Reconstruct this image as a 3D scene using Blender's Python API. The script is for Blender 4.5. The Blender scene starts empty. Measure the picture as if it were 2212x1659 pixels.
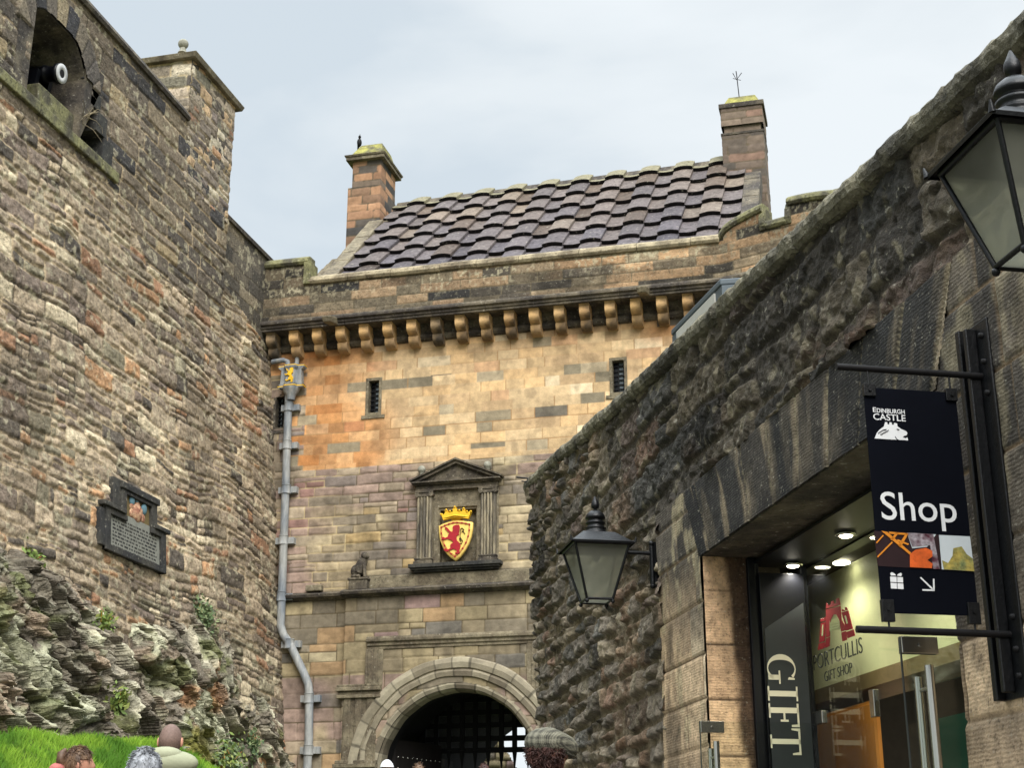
import bpy, bmesh, math, random
import numpy as np
from mathutils import Matrix, Vector
random.seed(7); RNG = np.random.RandomState(11)
SC = bpy.context.scene; COL = SC.collection
R = math.radians

# ------------------------------------------------------------------ camera
PITCH, YAW, FOC = R(19), R(14.2), 3150.0          # focal in pixels of a 2212 px wide picture
cam = bpy.data.objects.new('camera', bpy.data.cameras.new('camera')); COL.objects.link(cam)
cam.location = (0, 0, 1.6); cam.rotation_euler = (R(90) + PITCH, 0, YAW)
cam.data.sensor_width = 36; cam.data.lens = 36 * FOC / 2212
cam.data.clip_start = 0.05; cam.data.clip_end = 3000
SC.camera = cam

# ------------------------------------------------------------------ world, sun, exposure
SUN_EL, SUN_AZ = 42, 154          # azimuth clockwise from +Y
w = bpy.data.worlds.new('World'); SC.world = w; w.use_nodes = True
nt = w.node_tree; nt.nodes.clear()
def N(nt, t, **k):
    n = nt.nodes.new(t)
    for a, b in k.items():
        if a in n.inputs.keys() if isinstance(a, str) else False: n.inputs[a].default_value = b
        else: setattr(n, a, b)
    return n
sky = nt.nodes.new('ShaderNodeTexSky'); sky.sky_type = 'NISHITA'; sky.sun_disc = False
sky.sun_elevation = R(SUN_EL); sky.sun_rotation = R(SUN_AZ); sky.air_density = 1.0; sky.dust_density = 2.0
tc = nt.nodes.new('ShaderNodeTexCoord')
mp = nt.nodes.new('ShaderNodeMapping'); mp.inputs['Scale'].default_value = (1.0, 1.0, 2.2)
mp.inputs['Location'].default_value = (0.35, 0.1, 0.2)
nz = nt.nodes.new('ShaderNodeTexNoise'); nz.inputs['Scale'].default_value = 2.6; nz.inputs['Detail'].default_value = 7; nz.inputs['Roughness'].default_value = .48
nz.inputs['Distortion'].default_value = .35
rp = nt.nodes.new('ShaderNodeValToRGB')
rp.color_ramp.elements[0].position = .38; rp.color_ramp.elements[0].color = (6.0, 6.75, 7.35, 1)
rp.color_ramp.elements[1].position = .58; rp.color_ramp.elements[1].color = (7.9, 8.4, 8.7, 1)
e = rp.color_ramp.elements.new(.48); e.color = (7.3, 7.85, 8.2, 1)
mx = nt.nodes.new('ShaderNodeMixRGB'); mx.inputs['Fac'].default_value = .93
bg = nt.nodes.new('ShaderNodeBackground'); bg.inputs['Strength'].default_value = .085
wo = nt.nodes.new('ShaderNodeOutputWorld')
L = nt.links.new
L(tc.outputs['Generated'], mp.inputs['Vector']); L(mp.outputs['Vector'], nz.inputs['Vector'])
L(nz.outputs['Fac'], rp.inputs['Fac']); L(sky.outputs['Color'], mx.inputs['Color1']); L(rp.outputs['Color'], mx.inputs['Color2'])
sx = nt.nodes.new('ShaderNodeSeparateXYZ'); L(tc.outputs['Generated'], sx.inputs[0])       # overcast sky boosted overhead, out of view, for extra fill light
mrz = nt.nodes.new('ShaderNodeMapRange'); mrz.interpolation_type = 'SMOOTHSTEP'; mrz.inputs[1].default_value = .60; mrz.inputs[2].default_value = .9; mrz.inputs[3].default_value = 1.0; mrz.inputs[4].default_value = 5.0
vs_ = nt.nodes.new('ShaderNodeVectorMath'); vs_.operation = 'SCALE'
L(sx.outputs['Z'], mrz.inputs[0]); L(mx.outputs['Color'], vs_.inputs[0]); L(mrz.outputs[0], vs_.inputs['Scale']); L(vs_.outputs[0], bg.inputs['Color']); L(bg.outputs['Background'], wo.inputs['Surface'])
sl = bpy.data.lights.new('sun', 'SUN'); sl.energy = 3.2; sl.angle = R(40); sl.color = (1, .97, .93)
so = bpy.data.objects.new('sun', sl); COL.objects.link(so)
sd = Vector((math.sin(R(SUN_AZ)) * math.cos(R(SUN_EL)), math.cos(R(SUN_AZ)) * math.cos(R(SUN_EL)), math.sin(R(SUN_EL))))
so.rotation_euler = (-sd).to_track_quat('-Z', 'Y').to_euler(); so.location = (0, -20, 40)
SC.view_settings.view_transform = 'Standard'; SC.view_settings.look = 'None'
SC.view_settings.exposure = 0.45; SC.view_settings.gamma = 1.0
SC.cycles.max_bounces = 6; SC.cycles.transparent_max_bounces = 12
try: SC.cycles.use_denoising = True
except Exception: pass

# ------------------------------------------------------------------ survey: turns a sighted pixel into a point on a known plane
CAM = np.array([0, 0, 1.6])
_cy, _sy = math.cos(YAW), math.sin(YAW)
_fh = np.array([-_sy, _cy, 0]); _rt = np.array([_cy, _sy, 0]); _up = np.array([0, 0, 1.])
_fw = _fh * math.cos(PITCH) + _up * math.sin(PITCH); _uu = -_fh * math.sin(PITCH) + _up * math.cos(PITCH)
def sight(x, y, p0, n):
    d = _fw * FOC + _rt * (x - 1106) + _uu * (830 - y)
    p0 = np.array(p0, float); n = np.array(n, float)
    return CAM + d * np.dot(p0 - CAM, n) / np.dot(d, n)
def onY(x, y, Y): return sight(x, y, (0, Y, 0), (0, 1, 0))
WN = R(14.2 + 10.3)
dV = np.array([-math.sin(WN), math.cos(WN), 0]); nV = np.array([math.cos(WN), math.sin(WN), 0]); D0 = 2.62
RF = Matrix.Translation(Vector(nV * D0)) @ Matrix.Rotation(R(90) + WN, 4, 'Z')      # right wall frame: x along the wall, y to the street, z up
def onR(x, y, o=0):
    q = sight(x, y, nV * (D0 - o), nV); return np.array([q @ dV, o, q[2]])
def onS(x, y, s):
    q = sight(x, y, dV * s, dV); return np.array([s, -(q @ nV - D0), q[2]])

# ------------------------------------------------------------------ numpy noise
def _h(ix, iy, s):
    h = (ix.astype(np.int64) * 374761393 + iy.astype(np.int64) * 668265263 + s * 974634777) & 0xffffffff
    h = ((h ^ (h >> 13)) * 1274126177) & 0xffffffff
    h = h ^ (h >> 16)
    return (h & 0xffffff) / float(0xffffff)
def vn(x, y, s=0):
    ix = np.floor(x); iy = np.floor(y); fx = x - ix; fy = y - iy
    fx = fx * fx * fx * (fx * (fx * 6 - 15) + 10); fy = fy * fy * fy * (fy * (fy * 6 - 15) + 10)
    a = _h(ix, iy, s); b = _h(ix + 1, iy, s); c = _h(ix, iy + 1, s); d = _h(ix + 1, iy + 1, s)
    return (a + (b - a) * fx) * (1 - fy) + (c + (d - c) * fx) * fy - .5
def fbm(x, y, s=0, o=4, g=.5):
    r = 0; a = 1.
    for i in range(o):
        r = r + a * vn(x * 2 ** i + 17.3 * i, y * 2 ** i + 9.1 * i, s + i); a *= g
    return r
def sm(a, b, x):
    t = np.clip((x - a) / (b - a), 0, 1); return t * t * (3 - 2 * t)
def voro(x, y, s=0, jit=.9):
    ix = np.floor(x); iy = np.floor(y); f1 = np.full(x.shape, 9.); f2 = np.full(x.shape, 9.)
    r = [np.zeros(x.shape) for _ in range(3)]; px = np.zeros(x.shape); py = np.zeros(x.shape)
    for a in (-1, 0, 1):
        for b in (-1, 0, 1):
            cx = ix + a; cy = iy + b
            qx = cx + .5 + jit * (_h(cx, cy, s) - .5); qy = cy + .5 + jit * (_h(cx, cy, s + 5) - .5)
            d = np.hypot(x - qx, y - qy); m = d < f1
            f2 = np.where(m, f1, np.minimum(f2, d)); f1 = np.where(m, d, f1)
            for k in range(3): r[k] = np.where(m, _h(cx, cy, s + 11 + k), r[k])
            px = np.where(m, x - qx, px); py = np.where(m, y - qy, py)
    return f1, f2, r, px, py
def lin(r, g, b, k=.8):
    f = lambda c: ((c / 255 + .055) / 1.055) ** 2.4 if c > 10 else c / 255 / 12.92
    return np.array([f(r) * k, f(g) * k, f(b) * k])
def stones(u, v, rh, sw, seed, warp=(0., 1.), split=0., big=0., rd=.28):
    """coursed rubble: distance to the nearest joint and random numbers per stone"""
    rs = np.random.RandomState(seed)
    a, f = warp
    uw = u + a * fbm(u * f, v * f, seed, 3) * 2; vw = v + a * fbm(u * f, v * f, seed + 40, 3) * 2 + big * fbm(u * .35, v * .35, seed + 80, 2)
    v0 = vw.min() - .5; n = int((vw.max() - v0) / rh[0]) + 6
    rows = v0 + np.cumsum(rs.uniform(rh[0], rh[1], n)); r = np.clip(np.searchsorted(rows, vw), 1, n - 1)
    lo = rows[r - 1]; hi = rows[r]
    L_ = np.zeros(u.shape); H_ = np.zeros(u.shape); K = np.zeros(u.shape)
    u0 = uw.min() - 1; m_ = int((uw.max() - u0) / sw[0]) + 6
    for k in np.unique(r):
        m = r == k; sc = .7 + .6 * (hi[m][0] - lo[m][0]) / (rh[1])
        cuts = u0 - rs.rand() * sw[1] + np.cumsum(rs.uniform(sw[0], sw[1], m_) * sc)
        c = np.clip(np.searchsorted(cuts, uw[m]), 1, m_ - 1); L_[m] = cuts[c - 1]; H_[m] = cuts[c]; K[m] = c
    if split > 0:
        q = _h(r, K, seed + 3); t = lo + (hi - lo) * (.35 + .3 * _h(r, K, seed + 4)); sp = (q < split) & (hi - lo > rh[0] * 1.15)
        upx = sp & (vw > t); dn = sp & ~upx
        lo = np.where(upx, t, lo); hi = np.where(dn, t, hi); K = K + np.where(upx, 5000, 0)
        # a split stone may be halved lengthwise too
        q2 = _h(r, K, seed + 6); c = L_ + (H_ - L_) * (.35 + .3 * q2); s2 = sp & (q2 < .5)
        rt = s2 & (uw > c); lf = s2 & ~rt
        L_ = np.where(rt, c, L_); H_ = np.where(lf, c, H_); K = K + np.where(rt, 20000, 0)
    dx = np.minimum(uw - L_, H_ - uw); dz = np.minimum(vw - lo, hi - vw); rad = rh[0] * rd
    d = np.where((dx < rad) & (dz < rad), rad - np.hypot(rad - dx, rad - dz), np.minimum(dx, dz))
    q = [_h(r, K, seed + 100 + i) for i in range(5)]
    su = (uw - (L_ + H_) / 2) / np.maximum(H_ - L_, .01) * 2; sv = (vw - (lo + hi) / 2) / np.maximum(hi - lo, .01) * 2
    return d, q, su, sv
def pick(pal, q, ds=.22):
    w_ = np.cumsum([p[0] for p in pal]); w_ = w_ / w_[-1]; c = np.array([lin(*p[1:]) for p in pal])
    c = c * (1 - ds) + c.mean(1, keepdims=True) * ds
    return c[np.clip(np.searchsorted(w_, q), 0, len(pal) - 1)]
def mixc(a, b, t): return a + (b - a) * t[..., None]

# ------------------------------------------------------------------ materials
MATS = {}
def mat(name, color=(.5, .5, .5), rough=.85, metal=0, attr=False, var=.35, nscale=8, bump=0., bscale=40, spec=.3, second=None, extra=None, stretch=(1, 1, 1), bdist=.02, grit=0):
    m = bpy.data.materials.new(name); m.use_nodes = True; t = m.node_tree; b = t.nodes['Principled BSDF']
    b.inputs['Roughness'].default_value = rough; b.inputs['Metallic'].default_value = metal
    b.inputs['Specular IOR Level'].default_value = spec
    co = t.nodes.new('ShaderNodeTexCoord'); mpg = t.nodes.new('ShaderNodeMapping'); mpg.inputs['Scale'].default_value = stretch
    t.links.new(co.outputs['Object'], mpg.inputs['Vector'])
    if attr:
        a = t.nodes.new('ShaderNodeAttribute'); a.attribute_name = 'Col'; base = a.outputs['Color']
    else:
        a = t.nodes.new('ShaderNodeRGB'); a.outputs[0].default_value = (*color[:3], 1); base = a.outputs[0]
    if var > 0:
        n1 = t.nodes.new('ShaderNodeTexNoise'); n1.inputs['Scale'].default_value = nscale; n1.inputs['Detail'].default_value = 8; n1.inputs['Roughness'].default_value = .65
        t.links.new(mpg.outputs['Vector'], n1.inputs['Vector'])
        if second is not None:
            r2 = t.nodes.new('ShaderNodeMapRange'); r2.inputs[1].default_value = .42; r2.inputs[2].default_value = .62
            n2 = t.nodes.new('ShaderNodeTexNoise'); n2.inputs['Scale'].default_value = nscale * .35; n2.inputs['Detail'].default_value = 6
            t.links.new(mpg.outputs['Vector'], n2.inputs['Vector']); t.links.new(n2.outputs['Fac'], r2.inputs[0])
            mm = t.nodes.new('ShaderNodeMixRGB'); mm.inputs[2].default_value = (*second[:3], 1)
            t.links.new(r2.outputs[0], mm.inputs[0]); t.links.new(base, mm.inputs[1]); base = mm.outputs[0]
        mr = t.nodes.new('ShaderNodeMapRange'); mr.inputs[1].default_value = .3; mr.inputs[2].default_value = .7
        mr.inputs[3].default_value = 1 - var; mr.inputs[4].default_value = 1 + var
        t.links.new(n1.outputs['Fac'], mr.inputs[0])
        ml = t.nodes.new('ShaderNodeVectorMath'); ml.operation = 'SCALE'
        t.links.new(base, ml.inputs[0]); t.links.new(mr.outputs[0], ml.inputs['Scale']); base = ml.outputs[0]
    if grit:
        gn = t.nodes.new('ShaderNodeTexNoise'); gn.inputs['Scale'].default_value = grit; gn.inputs['Detail'].default_value = 5; gn.inputs['Roughness'].default_value = .7
        t.links.new(mpg.outputs['Vector'], gn.inputs['Vector'])
        g1 = t.nodes.new('ShaderNodeMapRange'); g1.inputs[1].default_value = .34; g1.inputs[2].default_value = .46; g1.inputs[3].default_value = .45; g1.inputs[4].default_value = 1.05
        t.links.new(gn.outputs['Fac'], g1.inputs[0]); gv = t.nodes.new('ShaderNodeVectorMath'); gv.operation = 'SCALE'; t.links.new(base, gv.inputs[0]); t.links.new(g1.outputs[0], gv.inputs['Scale'])
        g2 = t.nodes.new('ShaderNodeMapRange'); g2.inputs[1].default_value = .60; g2.inputs[2].default_value = .70; g2.inputs[4].default_value = .65; t.links.new(gn.outputs['Fac'], g2.inputs[0])
        g3 = t.nodes.new('ShaderNodeMixRGB'); g3.inputs[2].default_value = (.42, .39, .31, 1); t.links.new(g2.outputs[0], g3.inputs[0]); t.links.new(gv.outputs[0], g3.inputs[1]); base = g3.outputs[0]
    t.links.new(base, b.inputs['Base Color'])
    if bump > 0:
        nb = t.nodes.new('ShaderNodeTexNoise'); nb.inputs['Scale'].default_value = bscale; nb.inputs['Detail'].default_value = 6; nb.inputs['Roughness'].default_value = .6
        t.links.new(mpg.outputs['Vector'], nb.inputs['Vector'])
        bp = t.nodes.new('ShaderNodeBump'); bp.inputs['Strength'].default_value = bump; bp.inputs['Distance'].default_value = bdist
        t.links.new(nb.outputs['Fac'], bp.inputs['Height']); t.links.new(bp.outputs['Normal'], b.inputs['Normal'])
    if extra: extra(m, t, b)
    MATS[name] = m; return m
def tooled(m, t, b):       # horizontally combed ashlar
    co = t.nodes.new('ShaderNodeTexCoord'); n = t.nodes.new('ShaderNodeTexNoise'); n.inputs['Scale'].default_value = 5; n.inputs['Detail'].default_value = 3
    wv = t.nodes.new('ShaderNodeTexWave'); wv.bands_direction = 'Z'; wv.inputs['Scale'].default_value = 20; wv.inputs['Distortion'].default_value = 3.5
    wv.inputs['Detail'].default_value = 2; wv.inputs['Detail Scale'].default_value = 2.2
    t.links.new(co.outputs['Object'], wv.inputs['Vector']); t.links.new(co.outputs['Object'], n.inputs['Vector'])
    pw = t.nodes.new('ShaderNodeMath'); pw.operation = 'MULTIPLY'; t.links.new(wv.outputs['Fac'], pw.inputs[0]); t.links.new(n.outputs['Fac'], pw.inputs[1])
    bp = t.nodes.new('ShaderNodeBump'); bp.inputs['Strength'].default_value = .35; bp.inputs['Distance'].default_value = .006
    old = b.inputs['Normal'].links
    if old: t.links.new(old[0].from_socket, bp.inputs['Normal'])
    t.links.new(pw.outputs[0], bp.inputs['Height']); t.links.new(bp.outputs['Normal'], b.inputs['Normal'])
mat('masonry', grit=22, attr=True, var=.38, nscale=9, bump=.6, bscale=38, rough=.92)
mat('rubble', grit=20, attr=True, var=.48, nscale=11, bump=.9, bscale=28, rough=.9, bdist=.03)
mat('ashlar', attr=True, var=.26, nscale=6, bump=.35, bscale=45, rough=.9)
mat('tooled', grit=45, attr=True, var=.45, nscale=14, bump=.5, bscale=60, rough=.88, bdist=.01, extra=tooled)
mat('rock', grit=14, attr=True, var=.5, nscale=6, bump=1., bscale=16, rough=.9, bdist=.05)
mat('tile', attr=True, var=.3, nscale=7, bump=.4, bscale=30, rough=.9, spec=.15, grit=12)
mat('moss_stone', grit=18, color=lin(125, 122, 85), var=.4, nscale=9, bump=.6, second=lin(80, 76, 62), bscale=30)
mat('moss_cap', grit=18, color=lin(150, 145, 70), var=.4, nscale=8, bump=.6, second=lin(95, 90, 60))
mat('dark_stone', grit=18, color=lin(66, 60, 54), var=.45, nscale=7, bump=.6, second=lin(105, 96, 80), bscale=30)
mat('black_stone', grit=18, color=lin(46, 46, 46), var=.4, nscale=6, bump=.4, second=lin(66, 64, 58), bscale=30)
mat('mid_stone', grit=18, color=lin(128, 118, 96), var=.4, nscale=7, bump=.6, second=lin(96, 86, 70), bscale=30)
mat('streak_stone', grit=18, color=lin(92, 86, 76), var=.5, nscale=7, bump=.4, second=lin(155, 143, 118), stretch=(4, 4, .6), bscale=20)
mat('arch_stone', lin(142, 132, 108), var=.42, nscale=6, bump=.6, second=lin(110, 98, 78), bscale=30)
mat('pale_stone', grit=18, color=lin(165, 152, 124), var=.4, nscale=6, bump=.5, second=lin(112, 100, 80))
mat('ball_stone', lin(150, 148, 134), var=.4, nscale=14)
mat('black_paint', lin(12, 13, 15, 1), rough=.4, var=.25, nscale=20, bump=.15, bscale=60, spec=.3)
mat('iron', lin(18, 17, 18, 1), rough=.6, var=.3, spec=.2)
mat('navy', lin(7, 9, 15, 1), rough=.45, var=0)
mat('panel_black', lin(10, 11, 15, 1), rough=.25, var=0)
mat('banner_black', lin(7, 9, 17, 1), rough=.9, var=.08, spec=.08)
mat('white_print', lin(235, 235, 235, .85), rough=.6, var=0)
mat('cream_print', lin(238, 232, 205, .85), rough=.6, var=0)
mat('lead', lin(158, 158, 154), rough=.6, var=.3, nscale=6, second=lin(122, 128, 134), stretch=(3, 3, .6), bump=.2)
mat('gold', lin(238, 190, 50, .9), rough=.45, var=.15, metal=.15)
mat('gold_flat', lin(240, 205, 110, .9), rough=.6, var=.12)
mat('red_paint', lin(160, 28, 38, .9), rough=.6, var=.15)
mat('dark_line', lin(60, 45, 20), rough=.7, var=0)
mat('steel', lin(190, 188, 180, .9), rough=.25, metal=1, var=0)
mat('muzzle_white', lin(205, 205, 205), rough=.6, var=.05)
mat('cannon_black', lin(10, 12, 18, 1), rough=.4, var=.1)
mat('cream_board', lin(205, 208, 165), rough=.6, var=.06)
mat('oak', lin(190, 125, 50), rough=.5, var=.25, nscale=3, stretch=(1, 1, .2))
mat('brown_board', lin(110, 95, 62), rough=.6, var=.2)
mat('logo_red', lin(150, 25, 38, .9), rough=.6, var=0)
mat('logo_grey', lin(60, 62, 56), rough=.6, var=0)
mat('interior', lin(70, 66, 58), rough=.8, var=.2)
mat('interior_white', lin(190, 188, 180), rough=.8, var=.1)
mat('green_box', lin(18, 60, 48), rough=.5, var=.1)
mat('grass_blade', attr=True, var=.2, nscale=4, rough=.7)
mat('soil', lin(78, 96, 32), var=.4, nscale=10, bump=.4)
mat('road', lin(95, 92, 88), var=.3, nscale=12, bump=.4)
mat('leaf', attr=True, var=.2, nscale=6, rough=.6)
mat('slit_dark', lin(14, 16, 20, 1), rough=.25, var=.2)
mat('pane_pale', lin(120, 130, 134), rough=.2, var=.3, nscale=12)
mat('door_wood', lin(38, 34, 32), rough=.6, var=.3, stretch=(1, 1, .2))
mat('skylight_grey', lin(84, 94, 100), rough=.4, var=.1)
def glassy(m, t, b):
    for n in list(t.nodes):
        if n.type not in ('OUTPUT_MATERIAL',): t.nodes.remove(n)
    o = [n for n in t.nodes if n.type == 'OUTPUT_MATERIAL'][0]
    tr = t.nodes.new('ShaderNodeBsdfTransparent'); tr.inputs[0].default_value = (.95, .97, .95, 1)
    g = t.nodes.new('ShaderNodeBsdfGlossy'); g.inputs['Roughness'].default_value = .02
    lw = t.nodes.new('ShaderNodeLayerWeight'); lw.inputs[0].default_value = .5
    pw = t.nodes.new('ShaderNodeMath'); pw.operation = 'POWER'; pw.inputs[1].default_value = 3.5; t.links.new(lw.outputs['Facing'], pw.inputs[0])
    f = t.nodes.new('ShaderNodeMath'); f.operation = 'MULTIPLY_ADD'; f.inputs[1].default_value = .5; f.inputs[2].default_value = .03; t.links.new(pw.outputs[0], f.inputs[0])
    ms = t.nodes.new('ShaderNodeMixShader'); t.links.new(f.outputs[0], ms.inputs[0]); t.links.new(tr.outputs[0], ms.inputs[1]); t.links.new(g.outputs[0], ms.inputs[2])
    t.links.new(ms.outputs[0], o.inputs['Surface'])
mat('glass', extra=glassy)
def milky(m, t, b):
    o = [n for n in t.nodes if n.type == 'OUTPUT_MATERIAL'][0]
    tr = t.nodes.new('ShaderNodeBsdfTransparent'); tr.inputs[0].default_value = (.75, .78, .72, 1)
    ms = t.nodes.new('ShaderNodeMixShader'); ms.inputs[0].default_value = .38
    tl = t.nodes.new('ShaderNodeBsdfTranslucent'); tl.inputs[0].default_value = (.75, .76, .68, 1)
    m2 = t.nodes.new('ShaderNodeMixShader'); m2.inputs[0].default_value = .35
    t.links.new(tl.outputs[0], m2.inputs[1]); t.links.new(b.outputs[0], m2.inputs[2])
    t.links.new(tr.outputs[0], ms.inputs[1]); t.links.new(m2.outputs[0], ms.inputs[2]); t.links.new(ms.outputs[0], o.inputs['Surface'])
mat('lamp_glass', lin(205, 205, 188), rough=.3, var=.25, nscale=5, extra=milky)
def glow(m, t, b):
    b.inputs['Emission Color'].default_value = (1, .93, .72, 1); b.inputs['Emission Strength'].default_value = 14
mat('spot_bulb', (1, 1, 1), var=0, extra=glow)

# ------------------------------------------------------------------ objects
WM = {}
def thing(name, label, cat, M=None, group=None):
    o = bpy.data.objects.new(name, None); COL.objects.link(o); o.empty_display_size = .2
    M = M if M is not None else Matrix.Identity(4)
    o.matrix_world = M; WM[o.name] = M.copy(); o['label'] = label; o['category'] = cat
    if group: o['group'] = group
    return o
def at(x, y, z, rz=0): return Matrix.Translation((x, y, z)) @ Matrix.Rotation(rz, 4, 'Z')
def tag(o, label=None, cat=None, group=None, kind=None):
    for k, v in (('label', label), ('category', cat), ('group', group), ('kind', kind)):
        if v: o[k] = v
    return o
class MB:
    """collects shapes; F is the frame the coordinates are given in"""
    def __init__(s, F=None): s.v = []; s.f = []; s.F = F if F is not None else Matrix.Identity(4); s.sm = []; s.c = []
    def add(s, vs, fs, smooth=False, col=None):
        o = len(s.v); s.v += [tuple(p) for p in vs]; s.f += [tuple(i + o for i in f) for f in fs]; s.sm += [smooth] * len(fs)
        s.c += [tuple(col) if col is not None else (.5, .5, .5)] * len(vs); return s
    def box(s, a, b, col=None):
        x0, y0, z0 = [min(p, q) for p, q in zip(a, b)]; x1, y1, z1 = [max(p, q) for p, q in zip(a, b)]
        vs = [(x0, y0, z0), (x1, y0, z0), (x1, y1, z0), (x0, y1, z0), (x0, y0, z1), (x1, y0, z1), (x1, y1, z1), (x0, y1, z1)]
        return s.add(vs, [(0, 3, 2, 1), (4, 5, 6, 7), (0, 1, 5, 4), (1, 2, 6, 5), (2, 3, 7, 6), (3, 0, 4, 7)], col=col)
    def prism(s, poly, a, ax='y', b=None, smooth=False, col=None):
        """extrude a 2-D outline from a to b along ax; the outline lies in the other two axes in order"""
        n = len(poly)
        def P(p, t):
            return {'y': (p[0], t, p[1]), 'x': (t, p[0], p[1]), 'z': (p[0], p[1], t)}[ax]
        vs = [P(p, a) for p in poly] + [P(p, b) for p in poly]
        fs = [tuple(range(n))[::-1], tuple(range(n, 2 * n))] + [(i, (i + 1) % n, n + (i + 1) % n, n + i) for i in range(n)]
        return s.add(vs, fs, smooth, col)
    def hexa(s, bot, top, col=None):
        return s.add(list(bot) + list(top), [(3, 2, 1, 0), (4, 5, 6, 7), (0, 1, 5, 4), (1, 2, 6, 5), (2, 3, 7, 6), (3, 0, 4, 7)], col=col)
    def tube(s, pts, r, n=12, caps=True):
        pts = [Vector(p) for p in pts]; rs = r if isinstance(r, (list, tuple)) else [r] * len(pts); vs = []; fs = []
        up = None
        for i, p in enumerate(pts):
            d = (pts[min(i + 1, len(pts) - 1)] - pts[max(i - 1, 0)]).normalized()
            if up is None: up = d.orthogonal().normalized()
            a = (up - d * up.dot(d)).normalized(); up = a; b = d.cross(a)
            for k in range(n):
                t = 2 * math.pi * k / n; vs.append(p + (a * math.cos(t) + b * math.sin(t)) * rs[i])
        for i in range(len(pts) - 1):
            for k in range(n): fs.append((i * n + k, i * n + (k + 1) % n, (i + 1) * n + (k + 1) % n, (i + 1) * n + k))
        s.add(vs, fs, True)
        if caps: s.add(vs[:n], [tuple(range(n))[::-1]]); s.add(vs[-n:], [tuple(range(n))])
        return s
    def lathe(s, prof, c=(0, 0, 0), n=20, ax='z', smooth=True, sq=False):
        vs = []; fs = []
        for r, h in prof:
            for k in range(n):
                t = 2 * math.pi * (k + .5) / n; a, b = r * math.cos(t), r * math.sin(t)
                vs.append({'z': (c[0] + a, c[1] + b, c[2] + h), 'y': (c[0] + a, c[1] + h, c[2] + b), 'x': (c[0] + h, c[1] + a, c[2] + b)}[ax])
        for i in range(len(prof) - 1):
            for k in range(n): fs.append((i * n + k, i * n + (k + 1) % n, (i + 1) * n + (k + 1) % n, (i + 1) * n + k))
        s.add(vs, fs, smooth); m = len(prof)
        s.add([vs[k] for k in range(n)], [tuple(range(n))[::-1]]); s.add([vs[(m - 1) * n + k] for k in range(n)], [tuple(range(n))]); return s
    def ball(s, c, r, n=14, sx=1, sy=1, sz=1):
        m = n // 2 + 1
        vs = []; fs = []
        for i in range(m + 1):
            p = math.pi * i / m
            for k in range(n):
                t = 2 * math.pi * k / n
                vs.append((c[0] + sx * r * math.sin(p) * math.cos(t), c[1] + sy * r * math.sin(p) * math.sin(t), c[2] + sz * r * math.cos(p)))
        for i in range(m):
            for k in range(n): fs.append((i * n + k, (i + 1) * n + k, (i + 1) * n + (k + 1) % n, i * n + (k + 1) % n))
        return s.add(vs, fs, True)
    def sweep(s, prof, path, closed=True):
        """prof: (outward, up); path: (x, y, outx, outy, z)"""
        n = len(prof); vs = []; fs = []
        for x, y, ox, oy, z in path:
            for o, u in prof: vs.append((x + ox * o, y + oy * o, z + u))
        for i in range(len(path) - 1):
            for k in range(n): fs.append((i * n + k, i * n + (k + 1) % n, (i + 1) * n + (k + 1) % n, (i + 1) * n + k))
        fs += [tuple(range(n)), tuple(range((len(path) - 1) * n, len(path) * n))[::-1]]
        return s.add(vs, fs)
    def build(s, name, m, parent=None, bevel=0, colors=False, origin=None):
        me = bpy.data.meshes.new(name); M = s.F
        if parent is not None: M = WM[parent.name].inverted() @ s.F
        if origin is not None: M = Matrix.Translation(-Vector(origin)) @ M
        me.from_pydata([tuple(M @ Vector(p)) for p in s.v], [], s.f); me.polygons.foreach_set('use_smooth', s.sm)
        if colors:
            a = me.attributes.new('Col', 'FLOAT_COLOR', 'POINT'); a.data.foreach_set('color', np.hstack([np.array(s.c), np.ones((len(s.c), 1))]).ravel())
        me.materials.append(MATS[m] if isinstance(m, str) else m); me.validate(); me.update()
        bm = bmesh.new(); bm.from_mesh(me); bmesh.ops.recalc_face_normals(bm, faces=bm.faces); bm.to_mesh(me); bm.free()
        o = bpy.data.objects.new(name, me); COL.objects.link(o)
        if parent is not None:
            o.parent = parent; WM[o.name] = WM[parent.name] @ (Matrix.Translation(Vector(origin)) if origin is not None else Matrix.Identity(4))
        else: WM[o.name] = Matrix.Identity(4)
        if origin is not None: o.location = origin
        if bevel: md = o.modifiers.new('bevel', 'BEVEL'); md.width = bevel; md.segments = 2; md.limit_method = 'ANGLE'
        return o
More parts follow.
